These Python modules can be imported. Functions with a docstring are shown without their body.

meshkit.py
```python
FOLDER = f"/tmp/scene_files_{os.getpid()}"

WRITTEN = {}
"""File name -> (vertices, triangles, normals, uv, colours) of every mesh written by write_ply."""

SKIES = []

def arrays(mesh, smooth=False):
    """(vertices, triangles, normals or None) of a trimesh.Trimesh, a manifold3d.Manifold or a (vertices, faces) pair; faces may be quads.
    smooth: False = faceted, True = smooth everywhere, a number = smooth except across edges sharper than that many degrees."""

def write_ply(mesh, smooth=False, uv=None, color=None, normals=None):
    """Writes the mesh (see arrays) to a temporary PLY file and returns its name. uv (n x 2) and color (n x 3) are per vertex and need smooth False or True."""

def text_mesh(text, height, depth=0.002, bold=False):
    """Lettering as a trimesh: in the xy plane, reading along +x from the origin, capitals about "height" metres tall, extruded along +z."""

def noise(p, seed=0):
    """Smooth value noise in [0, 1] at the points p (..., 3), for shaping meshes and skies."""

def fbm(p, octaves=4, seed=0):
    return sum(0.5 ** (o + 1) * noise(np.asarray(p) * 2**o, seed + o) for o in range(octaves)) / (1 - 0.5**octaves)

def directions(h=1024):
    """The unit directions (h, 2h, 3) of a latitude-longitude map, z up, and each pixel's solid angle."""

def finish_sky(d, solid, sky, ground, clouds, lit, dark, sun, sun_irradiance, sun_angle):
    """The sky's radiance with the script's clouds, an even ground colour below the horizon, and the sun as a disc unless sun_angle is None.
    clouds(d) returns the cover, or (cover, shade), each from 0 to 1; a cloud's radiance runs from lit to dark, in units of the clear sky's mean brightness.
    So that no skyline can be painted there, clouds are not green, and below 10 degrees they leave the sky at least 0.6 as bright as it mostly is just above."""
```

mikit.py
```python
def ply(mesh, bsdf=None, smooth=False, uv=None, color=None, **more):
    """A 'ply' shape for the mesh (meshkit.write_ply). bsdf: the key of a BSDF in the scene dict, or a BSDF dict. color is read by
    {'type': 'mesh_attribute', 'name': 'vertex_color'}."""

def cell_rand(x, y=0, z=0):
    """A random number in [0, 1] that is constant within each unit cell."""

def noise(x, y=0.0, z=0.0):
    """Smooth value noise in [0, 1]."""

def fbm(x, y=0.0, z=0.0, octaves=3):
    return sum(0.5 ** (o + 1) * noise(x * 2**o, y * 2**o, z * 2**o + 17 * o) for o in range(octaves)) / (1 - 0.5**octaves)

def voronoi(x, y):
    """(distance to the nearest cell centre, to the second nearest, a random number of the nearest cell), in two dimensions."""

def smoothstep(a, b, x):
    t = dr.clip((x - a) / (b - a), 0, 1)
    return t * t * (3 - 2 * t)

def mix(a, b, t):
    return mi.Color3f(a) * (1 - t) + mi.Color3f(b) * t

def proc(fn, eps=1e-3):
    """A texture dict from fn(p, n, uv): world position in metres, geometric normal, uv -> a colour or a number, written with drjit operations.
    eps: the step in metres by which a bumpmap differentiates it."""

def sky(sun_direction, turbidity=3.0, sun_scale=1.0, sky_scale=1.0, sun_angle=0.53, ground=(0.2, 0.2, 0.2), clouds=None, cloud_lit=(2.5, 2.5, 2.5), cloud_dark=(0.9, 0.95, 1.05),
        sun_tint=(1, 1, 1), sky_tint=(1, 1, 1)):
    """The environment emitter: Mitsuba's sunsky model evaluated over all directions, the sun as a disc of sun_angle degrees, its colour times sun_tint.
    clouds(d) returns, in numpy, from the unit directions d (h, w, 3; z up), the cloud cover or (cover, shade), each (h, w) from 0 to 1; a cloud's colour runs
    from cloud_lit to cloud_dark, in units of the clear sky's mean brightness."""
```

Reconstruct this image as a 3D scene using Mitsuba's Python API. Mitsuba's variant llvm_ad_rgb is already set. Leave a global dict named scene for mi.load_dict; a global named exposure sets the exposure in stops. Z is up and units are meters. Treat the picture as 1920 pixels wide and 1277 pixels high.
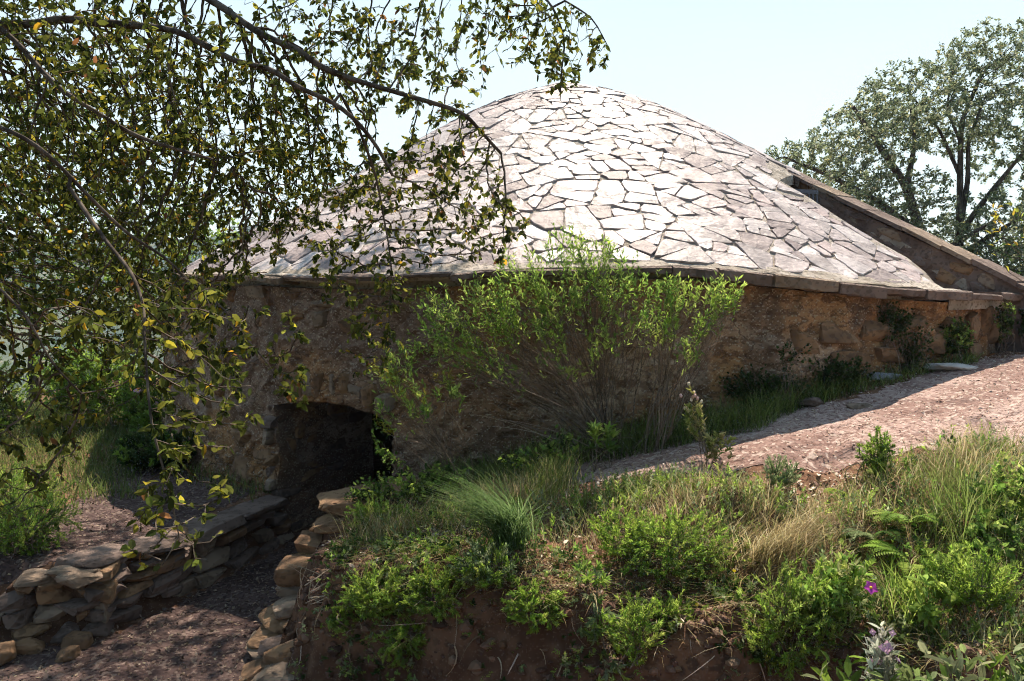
import math
import numpy as np
import trimesh
import manifold3d as m3
from scipy.spatial import cKDTree, Voronoi
from scipy.interpolate import RBFInterpolator, PchipInterpolator
from shapely.geometry import Polygon, LineString, Point, box as sbox
import drjit as dr
import mitsuba as mi
import mikit
import meshkit
from mikit import noise, fbm, smoothstep, mix, cell_rand

T = mi.ScalarTransform4f
scene, labels = {}, {}
PI = math.pi

# ------------------------------------------------------------------ camera, sky, exposure
PITCH = math.atan(108 / 1500)
scene['camera'] = {'type': 'perspective', 'fov': 65.24, 'fov_axis': 'x', 'near_clip': 0.05, 'far_clip': 5000.0,
                   'to_world': T().look_at(origin=[0, 0, 2.5], target=[0, math.cos(PITCH), 2.5 - math.sin(PITCH)], up=[0, 0, 1])}
SUN_EL, SUN_AZ = math.radians(60), math.radians(13)
SUN = [math.sin(SUN_AZ) * math.cos(SUN_EL), math.cos(SUN_AZ) * math.cos(SUN_EL), math.sin(SUN_EL)]


def haze_veil(d):
    """Thin bright spring haze: thickest low in the sky under the sun, thinning upwards and to the sides."""
    el = np.degrees(np.arcsin(np.clip(d[..., 2], -1, 1)))
    to_sun = np.degrees(np.arccos(np.clip(d @ np.asarray(SUN), -1, 1)))
    veil = 0.07 + 0.86 * np.exp(-((to_sun - 45) / 32.0).clip(0) ** 2) * np.exp(-np.maximum(el, 0) / 34.0)
    streak = meshkit.fbm(d * np.array([3.0, 3.0, 9.0]), 4, 3) - 0.5
    return np.clip(veil + 0.12 * streak, 0, 1)


scene['sky'] = mikit.sky(SUN, turbidity=3.5, sky_scale=0.72, ground=(0.12, 0.10, 0.06), clouds=haze_veil, cloud_lit=(2.25, 2.6, 2.62), sun_tint=(0.97, 1.0, 1.1), sky_tint=(0.85, 1.05, 1.0))
exposure = 2.85

# ------------------------------------------------------------------ materials


def bumped(base, fn, scale=1.0, eps=2e-3):
    return {'type': 'bumpmap', 'tex': mikit.proc(fn, eps), 'scale': scale, 'nested': base}


def diffuse_mat(fn, rough=0.85, spec=0.25, bump=None):
    b = {'type': 'principled', 'base_color': mikit.proc(fn), 'roughness': rough, 'specular': spec}
    return {'type': 'twosided', 'nested': bumped(b, bump) if bump else b}


def soil_col(p, n, uv):
    a = fbm(p.x * 1.7, p.y * 1.7, p.z * 1.7, 4)
    b = fbm(p.x * 23, p.y * 23, p.z * 23, 3)
    c = mix((0.075, 0.038, 0.023), (0.165, 0.088, 0.053), smoothstep(0.38, 0.62, a))
    c = mix(c, (0.075, 0.042, 0.028), smoothstep(0.50, 0.7, b))
    c = mix(c, (0.20, 0.125, 0.08), smoothstep(0.5, 0.8, fbm(p.x * 9, p.y * 9, p.z * 9, 3)) * 0.5)
    scrub = smoothstep(10.0, 15.0, dr.sqrt(dr.square(p.x) + dr.square(p.y - 7)) + 5 * (fbm(p.x * 0.6, p.y * 0.6, 2.0, 3) - 0.5))
    c = mix(c, mix((0.045, 0.06, 0.025), (0.12, 0.125, 0.055), smoothstep(0.35, 0.65, fbm(p.x * 1.3, p.y * 1.3, 8.0, 4))), scrub)   # low scrub beyond the clearing
    return mix(c, (0.24, 0.17, 0.125), smoothstep(0.6, 0.9, noise(p.x * 90, p.y * 90, p.z * 90)) * 0.35)


def gravel_col(p, n, uv):
    a = fbm(p.x * 1.6, p.y * 1.6, 3.0, 4)
    c = mix((0.21, 0.138, 0.117), (0.35, 0.258, 0.225), smoothstep(0.32, 0.68, a))
    b = noise(p.x * 55, p.y * 55, p.z * 55)
    c = mix(c, (0.14, 0.083, 0.068), smoothstep(0.5, 0.7, b) * 0.75)
    return mix(c, (0.43, 0.35, 0.30), smoothstep(0.66, 0.8, noise(p.x * 38 + 9, p.y * 38, 7.0)) * 0.7)


def shade_painted_col(p, n, uv):  # gravel colour darkened to stand in for missing canopy shade
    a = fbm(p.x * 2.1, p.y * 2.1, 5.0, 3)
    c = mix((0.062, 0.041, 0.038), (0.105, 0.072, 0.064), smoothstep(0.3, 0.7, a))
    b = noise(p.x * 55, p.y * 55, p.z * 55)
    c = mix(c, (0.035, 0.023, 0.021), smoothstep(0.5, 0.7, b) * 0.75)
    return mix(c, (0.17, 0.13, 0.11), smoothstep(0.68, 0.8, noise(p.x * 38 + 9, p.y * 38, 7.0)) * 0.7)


def ground_bump(p, n, uv):
    return 0.012 * fbm(p.x * 48, p.y * 48, p.z * 48, 3) + 0.035 * fbm(p.x * 9, p.y * 9, p.z * 9, 2)


def plaster_col(p, n, uv):
    a = fbm(p.x * 1.5 + 5, p.y * 1.5, p.z * 2.2, 4)
    f = fbm(p.x * 52, p.y * 52, p.z * 52, 3)
    g = fbm(p.x * 13, p.y * 13, p.z * 17, 3)
    right = smoothstep(-0.8, 3.2, p.x)  # right side painted warmer and lighter, as bounce light off the path
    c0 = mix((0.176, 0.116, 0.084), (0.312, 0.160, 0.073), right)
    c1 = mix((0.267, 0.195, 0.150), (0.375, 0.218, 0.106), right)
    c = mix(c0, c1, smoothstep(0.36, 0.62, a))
    ochre = smoothstep(0.48, 0.66, fbm(p.x * 1.1 - 3, p.y * 1.1, p.z * 1.4 + 8, 3))
    c = mix(c, (0.356, 0.180, 0.066), ochre * 0.7)
    streak = fbm(p.x * 3.2, p.y * 3.2, p.z * 0.55, 3)
    c = mix(c, (0.125, 0.087, 0.066), smoothstep(0.5, 0.68, streak) * 0.65)
    bleach = smoothstep(0.55, 0.7, fbm(p.x * 0.8 + 11, p.y * 0.8, p.z * 1.1 + 3, 3))
    c = mix(c, (0.449, 0.356, 0.277), bleach * 0.5)
    c = mix(c, (0.12, 0.068, 0.042), smoothstep(0.46, 0.66, g) * 0.72)
    crack = smoothstep(0.022, 0.0, dr.abs(fbm(p.x * 2.2 + 4, p.y * 2.2, p.z * 3.2, 4) - 0.5))
    c = mix(c, (0.05, 0.033, 0.024), crack * 0.6)
    c = mix(c, (0.092, 0.059, 0.040), smoothstep(0.48, 0.75, f) * 0.6)
    return mix(c, (0.550, 0.502, 0.396), smoothstep(0.62, 0.85, noise(p.x * 70, p.y * 70, p.z * 70)) * 0.45)


def plaster_bump(p, n, uv):
    return 0.034 * fbm(p.x * 28, p.y * 28, p.z * 28, 3) + 0.04 * fbm(p.x * 8, p.y * 8, p.z * 8, 2)


def mortar_col(p, n, uv):
    a = fbm(p.x * 4, p.y * 4, p.z * 4, 3)
    b = noise(p.x * 45, p.y * 45, p.z * 45)
    c = mix((0.27, 0.235, 0.19), (0.40, 0.36, 0.31), smoothstep(0.3, 0.7, a))
    return mix(c, (0.15, 0.125, 0.10), smoothstep(0.55, 0.75, b) * 0.7)


def stone_fn(c0, c1, dark, k=5.0):
    def fn(p, n, uv):
        a = fbm(p.x * k, p.y * k, p.z * k, 3)
        b = fbm(p.x * 28, p.y * 28, p.z * 28, 2)
        c = mix(c0, c1, smoothstep(0.3, 0.7, a))
        return mix(c, dark, smoothstep(0.5, 0.72, b) * 0.55)
    return fn


def stone_bump(p, n, uv):
    return 0.022 * fbm(p.x * 38, p.y * 38, p.z * 38, 3) + 0.03 * fbm(p.x * 10, p.y * 10, p.z * 10, 2)


def slab_bump(p, n, uv):
    return 0.010 * fbm(p.x * 26, p.y * 26, p.z * 26, 3) + 0.030 * fbm(p.x * 5, p.y * 5, p.z * 5, 2)


def bark_col(p, n, uv):
    a = fbm(p.x * 30, p.y * 30, p.z * 8, 3)
    return mix((0.045, 0.034, 0.026), (0.13, 0.105, 0.083), smoothstep(0.3, 0.7, a))


def hill_col(p, n, uv):
    a = fbm(p.x * 0.05, p.y * 0.05, p.z * 0.05, 4)
    b = fbm(p.x * 0.4, p.y * 0.4, p.z * 0.4, 2)
    return mix(mix((0.035, 0.055, 0.03), (0.10, 0.11, 0.055), smoothstep(0.35, 0.65, a)), (0.2, 0.16, 0.11), smoothstep(0.6, 0.75, b) * 0.5)


scene['soil'] = diffuse_mat(soil_col, 0.95, 0.15, ground_bump)
scene['gravel'] = diffuse_mat(gravel_col, 0.95, 0.15, ground_bump)
scene['shade_painted_gravel'] = diffuse_mat(shade_painted_col, 0.95, 0.15, ground_bump)
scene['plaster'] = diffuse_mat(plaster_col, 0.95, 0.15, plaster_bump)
scene['mortar'] = diffuse_mat(mortar_col, 0.95, 0.15, stone_bump)
scene['bark'] = diffuse_mat(bark_col, 0.9, 0.2)
scene['hillside'] = diffuse_mat(hill_col, 1.0, 0.0)
SLABS = [((0.268, 0.230, 0.225), (0.370, 0.323, 0.315), (0.163, 0.134, 0.130), 0.46), ((0.176, 0.143, 0.141), (0.251, 0.211, 0.206), (0.110, 0.087, 0.086), 0.55), ((0.343, 0.310, 0.302), (0.466, 0.425, 0.416), (0.216, 0.187, 0.182), 0.42),
         ((0.216, 0.189, 0.186), (0.312, 0.281, 0.273), (0.136, 0.117, 0.114), 0.5), ((0.290, 0.234, 0.228), (0.378, 0.315, 0.304), (0.176, 0.138, 0.133), 0.5)]
for i, (a, b, c, r) in enumerate(SLABS):
    scene[f'slab_{i}'] = {'type': 'twosided', 'nested': bumped({'type': 'principled', 'base_color': mikit.proc(stone_fn(a, b, c, 3.0)), 'roughness': r + 0.08, 'specular': 0.32}, slab_bump)}
STONES = [((0.165, 0.097, 0.054), (0.27, 0.168, 0.094), (0.08, 0.05, 0.032)), ((0.19, 0.14, 0.10), (0.29, 0.22, 0.162), (0.095, 0.067, 0.047)),
          ((0.125, 0.09, 0.074), (0.195, 0.145, 0.12), (0.063, 0.045, 0.035))]
for i, (a, b, c) in enumerate(STONES):
    scene[f'stone_{i}'] = diffuse_mat(stone_fn(a, b, c), 0.85, 0.3, stone_bump)
scene['pale_rock'] = diffuse_mat(stone_fn((0.45, 0.42, 0.39), (0.6, 0.57, 0.53), (0.3, 0.27, 0.24)), 0.6, 0.4, stone_bump)
scene['blue_rock'] = diffuse_mat(stone_fn((0.27, 0.27, 0.30), (0.36, 0.36, 0.38), (0.2, 0.19, 0.2)), 0.7, 0.4, stone_bump)
VC = {'type': 'mesh_attribute', 'name': 'vertex_color'}
scene['leaf'] = {'type': 'principledthin', 'base_color': VC, 'roughness': 0.30, 'diff_trans': 1.15, 'eta': 1.6}
scene['oak_leaf'] = {'type': 'principledthin', 'base_color': VC, 'roughness': 0.28, 'diff_trans': 1.1, 'eta': 1.6}
scene['soft_leaf'] = {'type': 'principledthin', 'base_color': VC, 'roughness': 0.40, 'diff_trans': 1.15, 'eta': 1.5}
scene['grass_blade'] = {'type': 'principledthin', 'base_color': VC, 'roughness': 0.34, 'diff_trans': 1.05, 'eta': 1.55}
scene['dry_matter'] = {'type': 'twosided', 'nested': {'type': 'principled', 'base_color': VC, 'roughness': 0.8, 'specular': 0.3}}
scene['iron'] = {'type': 'twosided', 'nested': {'type': 'principled', 'base_color': {'type': 'rgb', 'value': [0.12, 0.12, 0.14]}, 'roughness': 0.45, 'metallic': 0.6}}
scene['petal'] = {'type': 'principledthin', 'base_color': VC, 'roughness': 0.6, 'diff_trans': 0.9, 'eta': 1.3}

# ------------------------------------------------------------------ naming helpers


def free_key(name):
    if name not in scene and name not in labels and not any(k.startswith(name + '__') for k in scene):
        return name
    i = 1
    while f'{name}_{i:03d}' in USED or f'{name}_{i:03d}' in scene or f'{name}_{i:03d}' in labels:
        i += 1
    return f'{name}_{i:03d}'


USED = set()


def thing(name, label, cat, group=None):
    k = name if name not in USED else None
    if k is None:
        i = 1
        while f'{name}_{i:03d}' in USED:
            i += 1
        k = f'{name}_{i:03d}'
    USED.add(k)
    labels[k] = {'label': label, 'category': cat}
    if group:
        labels[k]['group'] = group
    return k


COUNT = {}


def part(parent, name, mesh, bsdf, smooth=False, color=None, kind=None, label=None):
    base = f'{parent}__{name}' if parent else name
    n = COUNT.get(base, 0)
    COUNT[base] = n + 1
    k = base if n == 0 else f'{base}_{n:03d}'
    scene[k] = mikit.ply(mesh, bsdf, smooth=smooth, color=color)
    if kind or label:
        labels[k] = {}
        if kind:
            labels[k]['kind'] = kind
        if label:
            labels[k]['label'] = label
    return k


def single(name, label, cat, mesh, bsdf, smooth=False, color=None, group=None):
    k = thing(name, label, cat, group)
    scene[k] = mikit.ply(mesh, bsdf, smooth=smooth, color=color)
    return k


def structure(name, mesh, bsdf, smooth=True, kind='structure', label=None, color=None):
    scene[name] = mikit.ply(mesh, bsdf, smooth=smooth, color=color)
    labels[name] = {'kind': kind}
    if label:
        labels[name]['label'] = label
    USED.add(name)


# ------------------------------------------------------------------ geometry helpers
def sstep(a, b, x):
    t = np.clip((np.asarray(x, float) - a) / (b - a), 0, 1)
    return t * t * (3 - 2 * t)


def unit(v):
    return v / (np.linalg.norm(v, axis=-1, keepdims=True) + 1e-12)


def perp(d):
    a = np.where(np.abs(d[..., 2:3]) < 0.9, np.array([0, 0, 1.0]), np.array([1.0, 0, 0]))
    return unit(np.cross(d, a))


def sphere_dirs(rng, n):
    return unit(rng.normal(size=(n, 3)))


def leaf_mesh(pos, axis, nrm, length, width, col, detail=2, fold=0.15):
    """Leaves as one mesh: detail 1 = two triangles, 2 = four, 3 = eight with a folded midrib."""
    pos, axis = np.asarray(pos, float), unit(np.asarray(axis, float))
    n = len(pos)
    side = unit(np.cross(axis, nrm))
    nn = np.cross(side, axis)
    L, W = np.broadcast_to(length, n)[:, None], np.broadcast_to(width, n)[:, None] / 2
    at = lambda t, s, h=0: pos + axis * L * t + side * W * s + nn * (L * h)  # noqa: E731
    if detail == 1:
        v = [at(0, 0), at(0.45, 1), at(1, 0), at(0.45, -1)]
        f = [[0, 1, 2], [0, 2, 3]]
    elif detail == 2:
        v = [at(0, 0), at(0.28, 0.9, 0.03), at(0.66, 0.85, 0), at(1, 0, -0.1), at(0.66, -0.85, 0), at(0.28, -0.9, 0.03)]
        f = [[0, 1, 5], [1, 2, 5], [5, 2, 4], [2, 3, 4]]
    else:
        v = [at(0, 0), at(0.28, 0.9, fold * 0.5), at(0.66, 0.85, fold * 0.4), at(1, 0, -0.12), at(0.66, -0.85, fold * 0.4), at(0.28, -0.9, fold * 0.5), at(0.28, 0, 0), at(0.66, 0, -0.03)]
        f = [[0, 1, 6], [0, 6, 5], [6, 1, 2], [6, 2, 7], [6, 7, 4], [6, 4, 5], [7, 2, 3], [7, 3, 4]]
    k = len(v)
    V = np.stack(v, 1).reshape(-1, 3)
    F = (np.arange(n)[:, None, None] * k + np.array(f)[None]).reshape(-1, 3)
    return (V, F), np.repeat(np.asarray(col), k, 0)


def cat_meshes(ms, cols=None):
    vs, fs, at = [], [], 0
    for v, f in ms:
        vs.append(v)
        fs.append(np.asarray(f) + at)
        at += len(v)
    m = (np.vstack(vs), np.vstack(fs))
    return (m, np.vstack(cols)) if cols is not None else m


def tube_mesh(curves, r0, r1, sides=3):
    """curves (M, K, 3): tapered tubes as one mesh."""
    c = np.asarray(curves, float)
    M, K, _ = c.shape
    t = unit(np.gradient(c, axis=1))
    a = perp(t)
    b = np.cross(t, a)
    r = np.broadcast_to(r0, M)[:, None] + (np.broadcast_to(r1, M) - np.broadcast_to(r0, M))[:, None] * np.linspace(0, 1, K)[None]
    ang = np.arange(sides) * 2 * PI / sides
    v = c[:, :, None] + r[:, :, None, None] * (np.cos(ang)[None, None, :, None] * a[:, :, None] + np.sin(ang)[None, None, :, None] * b[:, :, None])
    i, j = np.meshgrid(np.arange(K - 1), np.arange(sides), indexing='ij')
    q = np.stack([i * sides + j, i * sides + (j + 1) % sides, (i + 1) * sides + (j + 1) % sides, (i + 1) * sides + j], -1).reshape(-1, 4)
    f = np.vstack([q[:, [0, 1, 2]], q[:, [0, 2, 3]]])
    F = (np.arange(M)[:, None, None] * (K * sides) + f[None]).reshape(-1, 3)
    return v.reshape(-1, 3), F


def polyline(pts, step):
    p = np.asarray(pts, float)
    d = np.concatenate([[0], np.cumsum(np.linalg.norm(np.diff(p, axis=0), axis=1))])
    n = max(2, int(d[-1] / step) + 1)
    s = np.linspace(0, d[-1], n)
    q = np.stack([np.interp(s, d, p[:, k]) for k in range(3)], 1)
    for _ in range(2):
        if n > 4:
            q[1:-1] = 0.25 * q[:-2] + 0.5 * q[1:-1] + 0.25 * q[2:]
    return q


def tube_path(pts, radii, sides=8):
    """A single branch with a radius at each point."""
    c = np.asarray(pts, float)
    t = unit(np.gradient(c, axis=0))
    a = np.zeros_like(c)
    a[0] = perp(t[:1])[0]
    for i in range(1, len(c)):
        x = a[i - 1] - t[i] * (a[i - 1] @ t[i])
        a[i] = x / (np.linalg.norm(x) + 1e-9)
    b = np.cross(t, a)
    ang = np.arange(sides) * 2 * PI / sides
    r = np.broadcast_to(radii, len(c))
    v = c[:, None] + r[:, None, None] * (np.cos(ang)[None, :, None] * a[:, None] + np.sin(ang)[None, :, None] * b[:, None])
    K = len(c)
    i, j = np.meshgrid(np.arange(K - 1), np.arange(sides), indexing='ij')
    q = np.stack([i * sides + j, i * sides + (j + 1) % sides, (i + 1) * sides + (j + 1) % sides, (i + 1) * sides + j], -1).reshape(-1, 4)
    f = np.vstack([q[:, [0, 1, 2]], q[:, [0, 2, 3]]])
    return v.reshape(-1, 3), f


def rock_mesh(size, seed, boxy=0.5, rough=0.12, sub=2, cuts=9):
    """A rough block of about the given full size, centred at the origin."""
    m = trimesh.creation.icosphere(subdivisions=sub)
    v = np.array(m.vertices)
    v = np.sign(v) * np.abs(v) ** boxy
    v /= np.abs(v).max(0)
    rng = np.random.default_rng(seed)
    off = rng.uniform(0, 50, 3)
    v = v * (1 + rough * (meshkit.fbm(v * 1.3 + off, 3) - 0.5)[:, None] * 2)
    for _ in range(cuts):                                            # split faces
        d = rng.normal(size=3)
        d /= np.linalg.norm(d)
        over = np.maximum(v @ d - rng.uniform(0.70, 1.0), 0)
        v = v - over[:, None] * d
    sh = rng.uniform(-0.14, 0.14, 4)
    v = v + np.stack([v[:, 2] * sh[0] + v[:, 1] * sh[3], v[:, 2] * sh[1], v[:, 0] * sh[2]], 1)
    return v * (np.asarray(size) / 2), np.array(m.faces)


def place(m, loc, rotz=0.0, tilt=(0, 0)):
    v, f = m
    R = trimesh.transformations.euler_matrix(tilt[0], tilt[1], rotz)[:3, :3]
    return v @ R.T + np.asarray(loc), f


def colors(rng, n, palette, weights=None, var=0.18):
    pal = np.asarray(palette, float)
    w = None if weights is None else np.asarray(weights) / np.sum(weights)
    c = pal[rng.choice(len(pal), n, p=w)]
    return np.clip(c * (1 + rng.uniform(-var, var, (n, 1))) * (1 + rng.uniform(-0.06, 0.06, (n, 3))), 0.004, 0.95)


# ------------------------------------------------------------------ the terrain
C = np.array([1.0, 12.76])
R = 6.0
FOOT = np.array([(-1, 60), (1.0, 12.76), (-1.02, 7.25), (-1.28, 6.3), (-1.62, 5.2), (-1.5, 4.75), (-0.9, 4.36), (0.2, 4.0), (1.2, 3.72), (2.4, 2.95), (6, 1.6), (60, -6)], float)
LEFT = np.array([(-1, 60), (1.0, 12.76), (-2.2, 7.6), (-2.72, 6.05), (-2.95, 5.5), (-3.5, 5.35), (-6, 5.0), (-60, 3)], float)


def sd_line(x, y, pts):
    """Signed distance to a polyline, positive on the left of its direction."""
    best = np.full(x.shape, 1e9)
    sign = np.ones(x.shape)
    for (ax, ay), (bx, by) in zip(pts[:-1], pts[1:]):
        dx, dy = bx - ax, by - ay
        t = np.clip(((x - ax) * dx + (y - ay) * dy) / (dx * dx + dy * dy), 0, 1)
        px, py = x - ax - t * dx, y - ay - t * dy
        d = np.hypot(px, py)
        s = np.sign(dx * (y - ay) - dy * (x - ax))
        near = d < best - 1e-9
        best = np.where(near, d, best)
        sign = np.where(near, s, sign)
    return best * sign


PTS = np.array([(-1.2, 6.3, .74), (-.9, 7.0, .8), (.55, 5.8, 1.06), (1.3, 6.9, 1.2), (1.3, 5.4, 1.22), (2.97, 6.55, 1.48), (3.45, 5.5, 1.56), (3.55, 5.0, 1.5), (5.6, 9, 1.79), (4.5, 8, 1.76),
                (6, 6, 1.75), (6, 4, 1.65), (2.3, 4.6, 1.34), (0.2, 5.2, .97), (-1.0, 5.4, .74), (-1.2, 7.2, .8), (8, 9, 1.9), (8, 13, 2.0), (7, 18, 1.9), (11, 10, 2.0), (11, 4, 1.8), (1, 19.5, 1.2), (-2, 18, .9),
                (3, 7.2, 1.62), (2, 6.9, 1.38), (0, 6.9, 1.02), (0, 2, 1.0), (6, 1, 1.6), (14, 16, 1.8), (14, 0, 1.6)])
RBF = RBFInterpolator(PTS[:, :2], PTS[:, 2], kernel='linear', smoothing=0.02)


def ground(x, y):
    x, y = np.asarray(x, float), np.asarray(y, float)
    p = np.stack([x, y, np.zeros_like(x)], -1)
    n1 = meshkit.fbm(p * 1.1, 4, 3) - 0.5
    n2 = meshkit.fbm(p * 5.0, 3, 8) - 0.5
    dR = sd_line(x, y, FOOT)
    dL = -sd_line(x, y, LEFT)
    xc, yc = np.clip(x, -3, 14), np.clip(y, 0, 20)
    plateau = RBF(np.stack([xc.ravel(), yc.ravel()], 1)).reshape(x.shape)
    dw = dR + 0.35 * n1
    n3 = meshkit.fbm(p * 2.6, 3, 14) - 0.5
    dw = dw + 0.22 * n3 + 0.16 * n2 + 0.10 * (meshkit.fbm(p * 11.0, 2, 18) - 0.5)
    bank = 0.66 * sstep(0, 0.40, dw) + 0.31 * np.maximum(dw, 0) + 0.16 * n1 + 0.06 * n2 + 0.22 * n3 * sstep(0.2, 0.6, dw)
    k = 0.10
    h = np.clip(0.5 + 0.5 * (plateau - bank) / k, 0, 1)
    zr = plateau * (1 - h) + bank * h - k * h * (1 - h)
    wall_side = sstep(5.3, 5.9, y) * (1 - sstep(-0.4, 0.4, x))          # beside the trench the right wall holds the soil upright
    zr = zr * (1 - wall_side) + np.minimum(plateau, 0.78) * wall_side
    zl = 0.45 + 0.10 * n1 + 0.02 * n2 + 0.03 * np.maximum(y - 8, 0)
    z = 0.03 * n2 + 0.04 * n1
    soft = sstep(-3.0, -4.2, x)
    z = z + (zl - z) * sstep(-0.02, 0.22 + 0.5 * soft, dL + 0.25 * n1 * soft)
    z = np.where(dR > 0, np.maximum(zr + 0.025 * n2, 0.0), z)
    r = np.hypot(x - C[0], y - C[1])
    z = z + (0.0 - z) * sstep(6.03, 5.86, r)
    near = np.hypot(x, y)
    z = z + (0.9 - z) * sstep(2.1, 1.0, near) * (dR <= 0.3)
    drop = np.maximum(y - 16, 0) * 0.5 + np.maximum(-x - 8, 0) * 0.35 + np.maximum(x - 16, 0) * 0.15
    drop = np.minimum(drop, 45 + 0 * drop)
    far = np.hypot(x, y - 8)
    return z - drop + 0.9 * n1 * sstep(14, 30, far) * 3


def axis_coords(lo, hi, step, lo_far, hi_far, g=1.13):
    mid = np.arange(lo, hi + step / 2, step)
    a, b, s = [hi], [lo], step
    while a[-1] < hi_far:
        s *= g
        a.append(a[-1] + s)
    s = step
    while b[-1] > lo_far:
        s *= g
        b.append(b[-1] - s)
    return np.array(b[:0:-1] + list(mid) + a[1:])


def grid_mesh(X, Y, Z, keep=None):
    ny, nx = X.shape
    v = np.stack([X, Y, Z], -1).reshape(-1, 3)
    i, j = np.meshgrid(np.arange(ny - 1), np.arange(nx - 1), indexing='ij')
    q = np.stack([i * nx + j, i * nx + j + 1, (i + 1) * nx + j + 1, (i + 1) * nx + j], -1)
    if keep is not None:
        q = q[keep[:-1, :-1] & keep[1:, 1:] & keep[:-1, 1:] & keep[1:, :-1]]
    q = q.reshape(-1, 4)
    f = np.vstack([q[:, [0, 1, 2]], q[:, [0, 2, 3]]])
    used, inv = np.unique(f, return_inverse=True)
    return v[used], inv.reshape(-1, 3)


xs = axis_coords(-4.8, 6.0, 0.05, -900, 900)
ys = axis_coords(2.7, 9.6, 0.05, -300, 1500)
GX, GY = np.meshgrid(xs, ys)
GZ = ground(GX, GY)
structure('ground', grid_mesh(GX, GY, GZ), 'soil')

# gravel sheets 5 mm above the soil: the path that climbs beside the building, the trench floor, the terrace left of the building
nz = meshkit.fbm(np.stack([GX, GY, 0 * GX], -1) * 1.6, 3, 21) - 0.5
dRg, dLg = sd_line(GX, GY, FOOT), -sd_line(GX, GY, LEFT)
crest = np.interp(GX, [-1, .4, 1.3, 3.55, 7], [6.3, 5.75, 5.5, 5.05, 4.4])
rC = np.hypot(GX - C[0], GY - C[1])
keep = (GX > 0.3) & (GX < 9) & (GY > crest + 0.5 * nz) & (GY < 11.5) & (rC > 6.12 + 0.4 * np.abs(nz)) & (dRg > 0.5)
structure('path', grid_mesh(GX, GY, GZ + 0.005, keep), 'gravel')
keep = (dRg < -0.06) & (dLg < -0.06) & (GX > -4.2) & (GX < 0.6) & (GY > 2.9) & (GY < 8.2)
structure('path_001', grid_mesh(GX, GY, GZ + 0.005, keep), 'shade_painted_gravel')
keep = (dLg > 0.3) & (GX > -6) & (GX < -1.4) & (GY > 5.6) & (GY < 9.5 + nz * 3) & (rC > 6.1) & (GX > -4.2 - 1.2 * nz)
structure('path_002', grid_mesh(GX, GY, GZ + 0.005, keep), 'shade_painted_gravel')

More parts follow.
